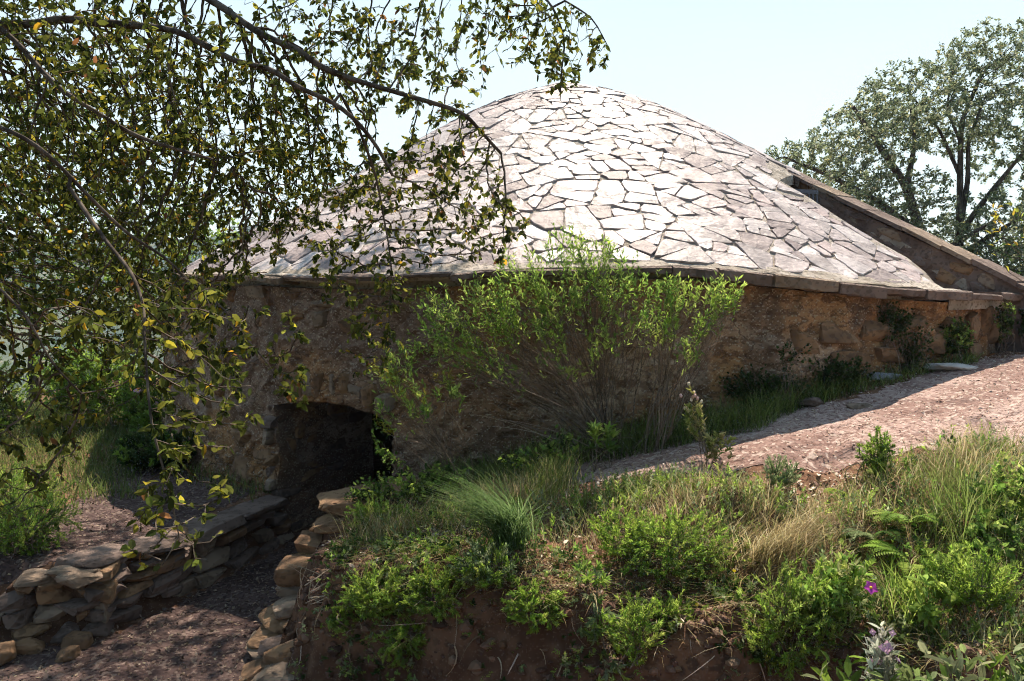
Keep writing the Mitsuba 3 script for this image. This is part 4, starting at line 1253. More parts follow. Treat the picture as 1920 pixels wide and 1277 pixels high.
# ------------------------------------------------------------------ grass
tuft('sedge_tuft', 'large blue green sedge tuft with long blades arching left down the bank', 'grass tuft', (.02, 4.74), 620, (.34, .62), (.75, 1.15), .006, [(0.13, 0.21, 0.07), (0.20, 0.29, 0.13), (0.09, 0.15, 0.05)], 81, .055, heading=(3.75, .75), curve=.75)
tuft('grass_tuft', 'dry straw coloured grass clump on the bank top left of the path', 'grass tuft', (-.05, 5.55), 900, (.16, .34), (.2, .9), .004, STRAW + GRASS[:1], 82, .13)
tuft('grass_tuft', 'green and straw grass clump behind the sedge on the bank top', 'grass tuft', (.22, 5.75), 700, (.2, .38), (.2, .8), .004, GRASS + STRAW[:1], 83, .12)
tuft('grass_tuft', 'straw grass clump leaning over the right trench wall', 'grass tuft', (-.85, 5.35), 700, (.14, .3), (.3, 1.0), .004, STRAW + GRASS[1:2], 84, .12)
tuft('grass_tuft', 'combed dry brown grass clump below the bank crest left of the ferns', 'grass tuft', (1.46, 4.48), 1000, (.2, .4), (.6, 1.1), .0035, STRAW + [(.2, .16, .07)], 85, .13, heading=(-.9, .7))
tuft('grass_tuft', 'yellow dry grass clump right under the bank crest at far right', 'grass tuft', (2.88, 4.8), 900, (.16, .34), (.3, .9), .004, STRAW + GRASS[:1], 86, .16)
tuft('grass_tuft', 'tall thin green grass clump rooted in the bank at the right', 'grass tuft', (2.5, 4.35), 240, (.26, .45), (.2, .8), .005, GRASS, 87, .1)
tuft('grass_tuft', 'fresh green grass blades low on the bank beneath the purple flower', 'grass tuft', (2.0, 3.95), 160, (.2, .36), (.2, .7), .006, LIME, 88, .07)

rng = np.random.default_rng(45)
key = thing('dry_brush', 'pale dry twiggy brush lying against the bank corner by the stepped stones', 'twigs')
n = 46
b0 = np.array([-1.22, 4.86, G(-1.22, 4.86)]) + rng.normal(0, .05, (n, 3))
e0 = b0 + np.stack([rng.normal(.12, .14, n), rng.normal(-.06, .08, n), rng.uniform(.02, .24, n)], 1)
m = tube_mesh(bezier(b0, b0 * .5 + e0 * .5 + rng.normal(0, .03, (n, 3)), e0, 6), .0035, .001, 3)
scene[key] = mikit.ply(m, 'dry_matter', color=np.repeat(colors(rng, n, [(.5, .42, .32), (.38, .3, .22)]), len(m[0]) // n, 0))


def scatter(n, x0, x1, y0, y1, seed, test):
    rng = np.random.default_rng(seed)
    x, y = rng.uniform(x0, x1, n), rng.uniform(y0, y1, n)
    ok = test(x, y, rng)
    x, y = x[ok], y[ok]
    return np.column_stack([x, y, ground(x, y)]), rng


def crest_y(x):
    return np.interp(x, [-1, .4, 1.3, 3.55, 7], [6.3, 5.75, 5.5, 5.05, 4.4])


def bank_test(x, y, rng):
    d = sd_line(x, y, FOOT)
    cr = crest_y(x)
    nn = meshkit.noise(np.stack([x * 2.6, y * 2.6, 0 * x], 1), 77)
    low = sstep(0.55, 1.1, d + 0.35 * sstep(0.8, 2.2, x))
    return (d > 0.2) & (y < cr + 0.25 * nn - 0.42 * sstep(0.0, 0.5, x) * sstep(3.2, 2.2, x)) & (rng.random(len(x)) < (0.12 + 0.95 * nn) * low)


pts_, rng = scatter(90000, -1.4, 4.2, 3.0, 6.4, 91, bank_test)
nb = len(pts_)
tone = meshkit.noise(pts_ * 1.9, 33)
dry = rng.random(nb) < 0.75 * sstep(0.35, 0.62, tone)
ms = []
for sel, pal, hh in ((dry, STRAW, (.07, .22)), (~dry, GRASS + STRAW[:1], (.06, .24))):
    p = pts_[sel]
    ms.append(blades(rng, p - [0, 0, .008], rng.uniform(*hh, len(p)), rng.uniform(.2, 1.2, len(p)), rng.uniform(.003, .0055, len(p)), pal))
m, c = cat_meshes([a for a, _ in ms], [b for _, b in ms])
key = 'bank_grass'
scene[key] = mikit.ply(m, 'grass_blade', color=c)
labels[key] = {'label': 'mixed dry and green grass covering the bank in front of the path', 'category': 'grass', 'kind': 'stuff'}


def lip_test(x, y, rng):
    d = sd_line(x, y, FOOT)
    nn = meshkit.noise(np.stack([x * 3.0, y * 3.0, 0 * x], 1), 83)
    return (d > .18) & (d < .75) & ((x > -1.12) | (y < 4.75)) & (rng.random(len(x)) < 0.15 + 0.9 * nn)


pts_, rng = scatter(40000, -1.5, 3.6, 2.7, 5.6, 291, lip_test)
m, c = blades(rng, pts_ - [0, 0, .006], rng.uniform(.05, .16, len(pts_)), rng.uniform(1.0, 2.4, len(pts_)), rng.uniform(.003, .0055, len(pts_)), STRAW + [(.2, .13, .07), (.28, .2, .11)] + GRASS[:2], curve=.5, heading=rng.normal(-1.7, .7, len(pts_)))
scene['bank_thatch'] = mikit.ply(m, 'grass_blade', color=c)
labels['bank_thatch'] = {'label': 'dry thatch hanging over the steep soil face of the bank', 'category': 'dry grass', 'kind': 'stuff'}
pts_, rng = scatter(900, -1.5, 3.4, 2.7, 5.2, 292, lambda x, y, r: (sd_line(x, y, FOOT) > .1) & (sd_line(x, y, FOOT) < .6))
n = min(150, len(pts_))
e0 = pts_[:n] + np.stack([rng.normal(0, .08, n), -rng.uniform(.03, .10, n), rng.uniform(-.18, .02, n)], 1)
cur = bezier(pts_[:n], pts_[:n] * .5 + e0 * .5 + rng.normal(0, .05, (n, 3)) - [0, .04, 0], e0, 8)
m = tube_mesh(cur, rng.uniform(.002, .006, n), .001, 4)
scene['exposed_roots'] = mikit.ply(m, 'dry_matter', color=np.repeat(colors(rng, n, [(.3, .22, .15), (.2, .14, .09), (.42, .34, .26)]), len(m[0]) // n, 0))
labels['exposed_roots'] = {'label': 'thin roots and dry twigs sticking out of the soil face', 'category': 'roots', 'kind': 'stuff'}


def foot_test(x, y, rng):
    r = np.hypot(x - C[0], y - C[1])
    nn = meshkit.noise(np.stack([x * 2.2, y * 2.2, 0 * x], 1), 78)
    return (r > 6.05) & (r < 6.42 + 0.42 * nn - 0.1 * np.maximum(x - 1, 0)) & (rng.random(len(x)) < 0.25 + nn) & (y < 8.2) & (r < 6.9 - 0.65 * sstep(1.4, 2.6, x))


pts_, rng = scatter(60000, -.7, 4.6, 5.4, 8.3, 92, foot_test)
m, c = blades(rng, pts_ - [0, 0, .01], rng.uniform(.10, .36, len(pts_)) * (1 - 0.5 * sstep(2.0, 3.5, pts_[:, 0])), rng.uniform(.2, .9, len(pts_)), rng.uniform(.003, .006, len(pts_)), GRASS + [(.05, .09, .03), (.07, .11, .03)])
key = 'shade_grass'
scene[key] = mikit.ply(m, 'grass_blade', color=c)
labels[key] = {'label': 'long dark grass along the foot of the curved wall', 'category': 'grass', 'kind': 'stuff'}


def terrace_test(x, y, rng):
    dL = -sd_line(x, y, LEFT)
    nn = meshkit.noise(np.stack([x * 1.6, y * 1.6, 0 * x], 1), 79)
    r = np.hypot(x - C[0], y - C[1])
    edge = 0.8 * sstep(-3.7, -4.7, x + 1.2 * (nn - .5)) + 0.8 * sstep(8.8, 10.0, y + nn) + 0.5 * sstep(6.5, 6.2, r)
    return (dL > .12) & (r > 6.05) & (rng.random(len(x)) < edge)


pts_, rng = scatter(52000, -8.0, -1.6, 5.3, 12.5, 93, terrace_test)
m, c = blades(rng, pts_ - [0, 0, .01], rng.uniform(.06, .22, len(pts_)), rng.uniform(.2, .9, len(pts_)), rng.uniform(.006, .011, len(pts_)), [(.09, .13, .04), (.13, .18, .05), (.18, .24, .07), (.24, .22, .10)])  # blade colours darkened to stand in for shade on the terrace
key = 'terrace_grass'
scene[key] = mikit.ply(m, 'grass_blade', color=c)
labels[key] = {'label': 'green grass on the terrace left of the building', 'category': 'grass', 'kind': 'stuff'}

# low herbs of many kinds that knit the bank together
pts_, rng = scatter(9000, -1.3, 4.0, 2.9, 6.2, 191, lambda x, y, r: bank_test(x, y, r) & (meshkit.noise(np.stack([x * 3.1, y * 3.1, 0 * x], 1), 55) > 0.36))
ms, cs = [], []
kind = (meshkit.noise(pts_ * 2.3, 61) * 3.999).astype(int) + rng.integers(0, 2, len(pts_))
for kd, (pal, hh, ll, ww, per, an) in enumerate([(HEATH, (.08, .2), (.012, .026), (.2, .3), 40, (.3, .9)), (LIME[1:] + DARK[:1], (.05, .15), (.018, .038), (.45, .65), 12, (.6, 1.3)), (GREY + HEATH[:1], (.06, .18), (.02, .04), (.2, .35), 22, (.3, 1.1)),
                                                 (LIME, (.05, .18), (.02, .05), (.18, .3), 14, (.3, 1.0)), (HEATH + STRAW[:1], (.06, .2), (.012, .028), (.2, .3), 36, (.3, .9))]):
    p = pts_[kind == kd][:900]
    if not len(p):
        continue
    tipp = p + np.column_stack([rng.normal(0, .05, (len(p), 2)), rng.uniform(*hh, len(p))])
    cur = bezier(p - [0, 0, .01], p * .5 + tipp * .5 + rng.normal(0, .02, p.shape), tipp, 5)
    m, c = sprigs(rng, cur, per, .9, ll, ww, pal, an, 1 if per > 20 else 2)
    ms.append(m)
    cs.append(c)
m, c = cat_meshes(ms, cs)
scene['bank_herbs'] = mikit.ply(m, 'soft_leaf', color=c)
labels['bank_herbs'] = {'label': 'low green herbs knitting together between the shrublets on the bank', 'category': 'ground cover', 'kind': 'stuff'}

# dead leaves and small stones on the ground


pts_, rng = scatter(14000, -1.5, 3.4, 2.7, 5.4, 391, lambda x, y, r: (sd_line(x, y, FOOT) > .06) & (sd_line(x, y, FOOT) < .7) & ((x > -1.12) | (y < 4.75)) & (r.random(len(x)) < .2 + .8 * (meshkit.noise(np.stack([x * 3.3, y * 3.3, 0 * x], 1), 57) > .5)))
pts_ = pts_[:2300]
tipp = pts_ + np.column_stack([rng.normal(0, .05, len(pts_)), -rng.uniform(.02, .10, len(pts_)), rng.uniform(.0, .12, len(pts_))])
cur = bezier(pts_, pts_ * .5 + tipp * .5 + [0, -.01, .03], tipp, 5)
ms, cs = zip(*[sprigs(rng, cur[k::3], 14, .9, ll, ww, pal, (.4, 1.2), 2) for k, (pal, ll, ww) in enumerate([(LIME[1:] + DARK, (.012, .03), (.4, .65)), (HEATH, (.012, .028), (.2, .3)), (GREY + DARK[:2], (.015, .035), (.25, .4))])])
m, c = cat_meshes(list(ms), list(cs))
scene['face_herbs'] = mikit.ply(m, 'soft_leaf', color=c)
labels['face_herbs'] = {'label': 'small creeping herbs clinging to the shaded soil face of the bank', 'category': 'ground cover', 'kind': 'stuff'}


def flat_enough(x, y, most=0.75):
    e = 0.04
    return np.hypot(ground(x + e, y) - ground(x - e, y), ground(x, y + e) - ground(x, y - e)) / (2 * e) < most


BROWN = [(.11, .073, .052), (.075, .048, .036), (.155, .11, .078), (.24, .185, .135)]  # leaf browns dimmed to paint in the shade of trench and terrace
LITTER = [(0.36, 0.27, 0.19), (0.27, 0.18, 0.13), (0.48, 0.39, 0.29), (0.18, 0.11, 0.08), (0.60, 0.52, 0.42)]


def litter(key, label, pts_, rng, size, pal=LITTER):
    n = len(pts_)
    nrm = unit(np.array([0, 0, 1.0]) + rng.normal(0, .45, (n, 3)))
    ax = unit(np.cross(nrm, sphere_dirs(rng, n)))
    L = rng.uniform(size[0], size[1], n)
    m, c = leaf_mesh(pts_ + [0, 0, .008], ax, nrm, L, L * rng.uniform(.35, .6, n), colors(rng, n, pal), 2)
    scene[key] = mikit.ply(m, 'dry_matter', color=c)
    labels[key] = {'label': label, 'category': 'leaf litter', 'kind': 'stuff'}


def path_test(x, y, rng):
    r = np.hypot(x - C[0], y - C[1])
    return (r > 6.1) & (y > crest_y(x) - .35) & (sd_line(x, y, FOOT) > .3)


pts_, rng = scatter(26000, -.6, 6.5, 4.4, 10, 94, path_test)
litter('path_litter', 'small dead leaves strewn over the gravel path', pts_, rng, (.008, .026))
pts_, rng = scatter(16000, -4.5, .2, 2.9, 7.8, 95, lambda x, y, r: (sd_line(x, y, FOOT) < -.03) & (-sd_line(x, y, LEFT) < -.03) & (ground(x, y) < .1))
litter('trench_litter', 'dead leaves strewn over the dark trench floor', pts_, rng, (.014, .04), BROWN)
pts_, rng = scatter(26000, -1.5, 4.0, 2.8, 6.2, 96, lambda x, y, r: (sd_line(x, y, FOOT) > .15) & (y < crest_y(x)) & (meshkit.noise(np.stack([x * 2, y * 2, 0 * x], 1), 5) > r.uniform(.1, .8, len(x))) & flat_enough(x, y))
litter('bank_litter', 'dead oak leaves lying on the bank soil between the plants', pts_, rng, (.016, .05))
pts_, rng = scatter(9000, -5.5, -1.6, 5.4, 9.5, 97, lambda x, y, r: (-sd_line(x, y, LEFT) > .1) & (np.hypot(x - C[0], y - C[1]) > 6.1))
litter('terrace_litter', 'dead leaves on the terrace left of the trench', pts_, rng, (.014, .04), BROWN)


def pebbles(key, label, pts_, rng, size, pal):
    ico = trimesh.creation.icosphere(subdivisions=0)
    v0, f0 = np.array(ico.vertices), np.array(ico.faces)
    n = len(pts_)
    s = size[0] * (size[1] / size[0]) ** (rng.random(n) ** 2)
    sc = s[:, None] * rng.uniform(.6, 1.2, (n, 3)) * [1, 1, .7]
    jit = 1 + rng.uniform(-.25, .25, (n, 12, 1))
    V = (pts_[:, None] + v0[None] * jit * sc[:, None]).reshape(-1, 3)
    F = (np.arange(n)[:, None, None] * 12 + f0[None]).reshape(-1, 3)
    scene[key] = mikit.ply((V, F), 'dry_matter', color=np.repeat(colors(rng, n, pal), 12, 0))
    labels[key] = {'label': label, 'category': 'gravel', 'kind': 'stuff'}


RED = [(.27, .17, .135), (.20, .12, .095), (.33, .24, .195), (.42, .35, .30)]
pts_, rng = scatter(8000, .2, 6.5, 4.4, 10, 98, path_test)
pebbles('path_gravel', 'loose reddish gravel on the path beside the building', pts_, rng, (.004, .022), RED)
pts_, rng = scatter(7000, -4.5, .2, 2.9, 7.8, 99, lambda x, y, r: (sd_line(x, y, FOOT) < -.03) & (-sd_line(x, y, LEFT) < -.03) & (ground(x, y) < .1))
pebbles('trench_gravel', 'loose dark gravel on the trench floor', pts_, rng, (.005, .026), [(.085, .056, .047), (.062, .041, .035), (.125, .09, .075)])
pts_, rng = scatter(9000, -1.5, 3.2, 2.8, 5.2, 101, lambda x, y, r: (sd_line(x, y, FOOT) > -.05) & (sd_line(x, y, FOOT) < .55))
pebbles('soil_clods', 'crumbling clods and stones in the steep soil face', pts_, rng, (.008, .055), [(.095, .05, .031), (.125, .068, .042), (.075, .042, .028), (.16, .098, .065)])
pts_, rng = scatter(3000, -1.6, 3.6, 2.6, 5.4, 100, lambda x, y, r: (sd_line(x, y, FOOT) > .02) & (y < crest_y(x) - .2))
pebbles('bank_stones', 'small stones and clods in the bank soil', pts_, rng, (.006, .045), [(.10, .055, .035), (.13, .075, .048), (.085, .05, .034), (.19, .125, .09)])

# ------------------------------------------------------------------ trees


def colonize(attr, nodes, parents, step, infl, kill, bias, iters, seed):
    """Space colonization: grows nodes from the given limbs into the cloud of attractors."""
    rng = np.random.default_rng(seed)
    nodes, parents = [np.asarray(nodes, float)], [np.asarray(parents, int)]
    attr = np.asarray(attr, float)
    allp = nodes[0]
    par = parents[0]
    for _ in range(iters):
        if len(attr) == 0:
            break
        d, j = cKDTree(allp).query(attr)
        near = d < infl
        attr2, j2 = attr[near], j[near]
        if len(attr2) == 0:
            break
        dirs = unit(attr2 - allp[j2])
        acc = np.zeros_like(allp)
        np.add.at(acc, j2, dirs)
        grow = np.unique(j2)
        g = unit(acc[grow]) + np.asarray(bias) + rng.normal(0, .16, (len(grow), 3))
        new = allp[grow] + unit(g) * step
        dd, _ = cKDTree(allp).query(new)
        ok = dd > step * 0.45
        if not ok.any():
            break
        new, gp = new[ok], grow[ok]
        allp = np.vstack([allp, new])
        par = np.concatenate([par, gp])
        d2, _ = cKDTree(new).query(attr)
        attr = attr[d2 > kill]
    return allp, par


def skeleton(nodes, par, tip_r, power=2.3):
    n = len(nodes)
    acc = np.zeros(n)
    rad = np.zeros(n)
    main = np.full(n, -1)
    best = np.zeros(n)
    for i in range(n - 1, -1, -1):                                   # children come after their parents
        rad[i] = max(tip_r, acc[i] ** (1 / power))
        p = par[i]
        if p >= 0:
            acc[p] += rad[i] ** power
            if rad[i] > best[p]:
                best[p], main[p] = rad[i], i
    return rad, main


def twig_mesh(nodes, par, rad, main, sel, sides=4, r_at=None):
    """Every selected node's edge to its parent as a tapered prism; main shoots continue their parent's ring."""
    i = np.nonzero(sel & (par >= 0))[0]
    p = par[i]
    d = unit(nodes[i] - nodes[p])
    gp = np.where(par[p] >= 0, par[p], p)
    dp = unit(nodes[p] - nodes[gp] + 1e-6 * d)
    is_main = main[p] == i
    d0 = np.where((is_main & (par[p] >= 0))[:, None], dp, d)
    r0 = np.where(is_main, rad[p], np.minimum(rad[p], rad[i] * 1.15))
    ang = np.arange(sides) * 2 * PI / sides

    def ring(c, dd, r):
        a = perp(dd)
        b = np.cross(dd, a)
        return c[:, None] + r[:, None, None] * (np.cos(ang)[None, :, None] * a[:, None] + np.sin(ang)[None, :, None] * b[:, None])
    V = np.concatenate([ring(nodes[p], d0, r0), ring(nodes[i], d, rad[i])], 1).reshape(-1, 3)
    k = np.arange(sides)
    q = np.stack([k, (k + 1) % sides, (k + 1) % sides + sides, k + sides], 1)
    f = np.vstack([q[:, [0, 1, 2]], q[:, [0, 2, 3]]])
    return V, (np.arange(len(i))[:, None, None] * 2 * sides + f[None]).reshape(-1, 3)


def limb_nodes(limbs, step):
    """Limbs (lists of points; the first point of a limb joins the nearest node so far) as nodes and parents, and the node range of each."""
    nodes, par, spans = [], [], []
    for l in limbs:
        q = polyline(l, step)
        start = len(nodes)
        if nodes:
            j = int(np.argmin(np.linalg.norm(np.array(nodes) - q[0], axis=1)))
        else:
            j = -1
        for k, p in enumerate(q):
            nodes.append(p)
            par.append(j if k == 0 else len(nodes) - 2)
        spans.append((start, len(nodes)))
    return np.array(nodes), np.array(par), spans


def cloud(rng, vols):
    out = []
    for cx, cy, cz, rx, ry, rz, n in vols:
        d = sphere_dirs(rng, n) * (rng.random(n) ** (1 / 2.6))[:, None]
        out.append(np.array([cx, cy, cz]) + d * [rx, ry, rz])
    return np.vstack(out)


def wiggle(l, rng, amp):
    q = np.array(l, float)
    q[1:-1] += rng.normal(0, amp, (len(q) - 2, 3))
    return q


def tree(name, label, cat, limbs, vols, seed, step, infl, kill, bias, tip_r, leaf_len, leaf_w, palette, weights, per, near_leaves=0, trunk_limbs=1, iters=140, detail=2, bsdf='leaf', limb_r=None, droop=0.35, group=None, spread=1.0, boost=None, clump=0, lvar=.25):
    rng = np.random.default_rng(seed)
    key = thing(name, label, cat, group)
    nodes, par, spans = limb_nodes(limbs, step)
    n0 = len(nodes)
    nodes, par = colonize(cloud(rng, vols), nodes, par, step, infl, kill, bias, iters, seed + 1)
    rad, main = skeleton(nodes, par, tip_r)
    if limb_r is not None:                                           # a thickness at each end of the traced limbs
        for (a, b), (ra, rb) in zip(spans, limb_r):
            rad[a:b] = np.maximum(np.linspace(ra, rb, b - a), np.minimum(rad[a:b], rb))
    for li, (a, b) in enumerate(spans):
        pts_l = nodes[a:b]
        rr_l = rad[a:b].copy()
        if li:
            j = par[a]
            pts_l = np.vstack([nodes[j], pts_l]) if np.linalg.norm(nodes[j] - pts_l[0]) > 1e-3 else pts_l
            rr_l = np.concatenate([[min(rad[j], rr_l[0] * 1.15)], rr_l]) if len(pts_l) > len(rr_l) else rr_l
        bumpy = rr_l * (1 + 0.25 * (meshkit.noise(pts_l * 9, 4) - 0.5))
        part(key, 'trunk' if li < trunk_limbs else 'limb', tube_path(pts_l, bumpy, 10 if rr_l.max() > .03 else 7), 'bark', smooth=True)
    sel = np.arange(len(nodes)) >= n0
    part(key, 'twigs', twig_mesh(nodes, par, rad, main, sel, 3), 'bark', smooth=False, kind='stuff')
    # leaves on every thin shoot
    thin = np.nonzero(sel & (rad < tip_r * 3.2))[0]
    kids = np.bincount(par[par >= 0], minlength=len(nodes))
    w = np.where(kids[thin] == 0, 2.2, 1.0) * np.where(rad[thin] < tip_r * 1.6, 1.0, .45)
    if clump:
        w = w * (0.25 + 1.7 * sstep(.38, .62, meshkit.fbm(nodes[thin] * clump, 2, 5)))
    if boost is not None:
        w = w * boost(nodes[thin])
    cnt = rng.poisson(per * w)
    idx = np.repeat(thin, cnt)
    n = len(idx)
    tan = unit(nodes[idx] - nodes[par[idx]])
    pos = nodes[idx] - tan * step * rng.random((n, 1)) + rng.normal(0, step * .10 * spread, (n, 3))
    axis = unit(tan * .55 + sphere_dirs(rng, n) * .9 - np.array([0, 0, droop]))
    nrm = unit(sphere_dirs(rng, n) * .8 + np.array([0, 0, .6]))
    L = rng.uniform(leaf_len[0], leaf_len[1], n)
    W = L * rng.uniform(leaf_w[0], leaf_w[1], n)
    col = colors(rng, n, palette, weights, lvar)
    dist = np.linalg.norm(pos - [0, 0, 2.5], axis=1)
    own = np.zeros(n, bool)
    if near_leaves:
        inview = (pos[:, 1] > .4) & (np.abs(pos[:, 0]) < pos[:, 1] * .66) & (np.abs(pos[:, 2] - 2.5 + .07 * pos[:, 1]) < pos[:, 1] * .44)
        order = np.argsort(np.where(inview, dist / L, 1e9))
        own[order[:near_leaves]] = True
        for q in order[:near_leaves]:
            m, c = leaf_mesh(pos[q:q + 1], axis[q:q + 1], nrm[q:q + 1], L[q:q + 1], W[q:q + 1], col[q:q + 1], 3, .12)
            part(key, 'leaf', m, bsdf, color=c)
    r_ = ~own
    m, c = leaf_mesh(pos[r_], axis[r_], nrm[r_], L[r_], W[r_], col[r_], detail, .12)
    part(key, 'foliage', m, bsdf, color=c, kind='stuff')
    return n


OAK_LIMBS = [
    [(-4.8, 5.8, .3), (-4.6, 5.4, 1.4), (-4.4, 4.9, 2.6), (-4.2, 4.5, 3.6), (-4.0, 4.4, 4.6), (-3.9, 4.4, 5.8)],
    [(-4.35, 4.7, 3.1), (-3.5, 4.35, 3.65), (-2.79, 4.2, 3.78), (-2.56, 4.1, 3.79), (-2.11, 4.0, 3.77), (-1.6, 3.9, 3.73), (-1.4, 3.85, 3.59), (-1.21, 3.8, 3.49), (-0.99, 3.8, 3.44), (-0.81, 3.85, 3.39), (-0.67, 3.9, 3.22), (-0.59, 4.0, 3.03)],
    [(-4.0, 4.4, 4.9), (-3.1, 4.5, 5.0), (-2.5, 4.6, 4.75), (-2.11, 4.6, 4.42), (-1.68, 4.5, 4.06), (-1.49, 4.4, 3.88), (-1.19, 4.35, 3.76), (-0.9, 4.3, 3.59), (-0.73, 4.3, 3.52), (-0.56, 4.3, 3.48), (-0.34, 4.35, 3.47), (-0.18, 4.5, 3.38), (-0.06, 4.6, 3.23)],
    [(-4.3, 4.6, 3.4), (-3.2, 4.0, 3.75), (-2.31, 3.6, 3.69), (-2.16, 3.5, 3.59), (-2.05, 3.4, 3.47), (-1.94, 3.4, 3.34), (-1.84, 3.4, 3.23), (-1.76, 3.4, 3.18), (-1.49, 3.45, 3.13), (-1.29, 3.5, 3.03)],
    [(-4.4, 4.8, 2.8), (-3.2, 3.7, 3.1), (-2.4, 3.15, 3.15), (-1.97, 3.0, 3.11), (-1.77, 3.0, 3.08), (-1.7, 3.0, 2.99), (-1.67, 3.05, 2.86), (-1.56, 3.1, 2.73), (-1.53, 3.2, 2.69), (-1.38, 3.4, 2.57), (-1.26, 3.5, 2.39), (-1.17, 3.5, 2.26), (-1.01, 3.55, 2.01)],
    [(-4.5, 5.1, 2.1), (-3.3, 3.8, 2.55), (-2.4, 3.0, 2.66), (-1.92, 2.9, 2.6), (-1.85, 2.9, 2.52), (-1.73, 2.9, 2.35), (-1.67, 2.9, 2.19), (-1.6, 2.95, 2.09)],
    [(-1.67, 3.05, 2.86), (-1.44, 2.9, 2.62), (-1.25, 2.7, 2.44), (-1.12, 2.5, 2.24), (-1.09, 2.4, 2.06), (-1.07, 2.4, 1.86), (-1.02, 2.4, 1.73)],
    [(-0.81, 3.85, 3.39), (-0.7, 4.1, 3.12), (-0.67, 4.3, 2.81), (-0.64, 4.3, 2.42), (-0.71, 4.3, 2.04)],
    [(-3.9, 4.4, 5.6), (-2.6, 4.9, 5.5), (-1.6, 5.1, 5.2), (-0.84, 5.0, 4.84), (-0.34, 4.8, 4.42), (0.06, 4.6, 4.17), (0.29, 4.5, 4.04), (0.29, 4.4, 3.76), (0.26, 4.4, 3.48)],
    [(0.29, 4.5, 4.04), (0.43, 4.4, 3.95), (0.53, 4.4, 3.74)],
    [(-1.6, 3.9, 3.73), (-1.68, 3.9, 3.57), (-1.66, 3.9, 3.37), (-1.57, 3.9, 3.22), (-1.4, 3.95, 3.12), (-1.27, 4.0, 2.95)],
    [(-3.9, 4.4, 5.6), (-2.9, 5.4, 6.2), (-1.7, 6.3, 6.5), (-1.1, 7.3, 6.6), (-.5, 8.1, 6.5), (-.1, 8.7, 6.4)],
    [(-2.9, 5.4, 6.2), (-2.8, 6.8, 6.5), (-2.3, 8.2, 6.7), (-1.7, 9.3, 6.8)],
    [(-1.73, 2.9, 2.35), (-1.45, 2.5, 2.42), (-1.10, 2.0, 2.46), (-.92, 1.75, 2.43)],
]
OAK_K = .72
OAK_R = [(.2, .09), (.05, .011), (.055, .011), (.035, .009), (.03, .004), (.022, .005), (.012, .003), (.011, .003), (.05, .004), (.008, .003), (.008, .003), (.06, .02), (.045, .012), (.004, .002)]
OAK_R = [(a * (1 if a > .1 else OAK_K), b * OAK_K) for a, b in OAK_R]
rng = np.random.default_rng(700)
OAK_LIMBS = [[tuple(p) for p in wiggle(polyline(l, .16), rng, .012)] for l in OAK_LIMBS]
OAK_VOLS = [
    (-0.93, 1.75, 2.42, .10, .1, .06, 7),
    (-2.7, 5.5, 3.3, .75, .8, 1.0, 420), (-2.5, 5.3, 2.4, .45, .6, .45, 200),
    (-2.38, 4.5, 3.70, 0.69, 1.5, 0.45, 430), (-1.69, 4.6, 3.43, 0.67, 1.5, 0.49, 430), (-2.33, 4.2, 3.00, 0.56, 1.4, 0.45, 430), (-2.0, 4.8, 2.82, 0.61, 1.4, 0.38, 310), (-1.32, 5.0, 3.16, 0.57, 1.0, 0.43, 300),
    (-1.11, 5.0, 3.84, 0.57, 1.0, 0.40, 240), (-0.5, 4.8, 3.78, 0.38, 0.6, 0.35, 130), (0.0, 4.6, 3.92, 0.40, 0.5, 0.16, 110), (0.29, 4.4, 3.76, 0.22, 0.4, 0.24, 70), (-0.42, 4.5, 3.06, 0.42, 0.5, 0.33, 150),
    (-0.17, 4.4, 2.82, 0.29, 0.4, 0.23, 90), (-0.76, 4.4, 2.59, 0.35, 0.4, 0.26, 110), (-2.29, 4.0, 2.42, 0.40, 1.2, 0.35, 260), (-1.22, 2.9, 2.33, 0.23, 0.5, 0.24, 90), (-1.03, 2.7, 2.08, 0.14, 0.35, 0.16, 40), (-1.6, 3.8, 2.27, 0.30, 0.5, 0.30, 60), (-.93, 3.3, 2.2, .12, .2, .22, 24),
    (-1.01, 2.4, 1.80, 0.15, 0.28, 0.19, 60), (-2.07, 3.5, 1.99, 0.23, 0.5, 0.23, 90), (-0.78, 4.3, 2.24, 0.17, 0.25, 0.29, 50), (-1.95, 3.2, 1.70, 0.13, 0.4, 0.15, 30),
    # the part of the crown above and left of the picture
    (-1.8, 9.0, 6.75, 2.0, 1.5, .6, 1500), (-.5, 8.5, 6.5, .9, 1.1, .5, 480), (-3.5, 8.2, 6.4, 1.1, 1.4, .6, 800), (-3.4, 4.6, 3.4, .6, 1.2, 1.2, 260), (-3.2, 4.8, 5.4, 1.0, 1.2, .7, 260), (-3.0, 3.4, 2.6, .4, .9, .8, 160), (-1.2, 5.2, 4.9, .8, .8, .4, 140),
]
OAK_VOLS = [v[:6] + (int(v[6] * (3.6 if v[0] < -1.25 and v[6] > 200 and v[1] < 6 else 2.6)),) for v in OAK_VOLS]
tree('oak_tree', 'evergreen oak with drooping twigs and dark olive leaves overhanging the whole left side', 'tree', OAK_LIMBS, OAK_VOLS, 7, .05, .6, .062, (.10, -.02, -.22), .0019, (.020, .048), (.42, .60), OAK, OAK_W, 2.5, near_leaves=300, limb_r=OAK_R, iters=190, detail=2, droop=.5, clump=7.0, lvar=.45, bsdf='oak_leaf', boost=lambda q: np.where(q[:, 2] > 2.6 + .345 * q[:, 1], 2.5, 1.0))

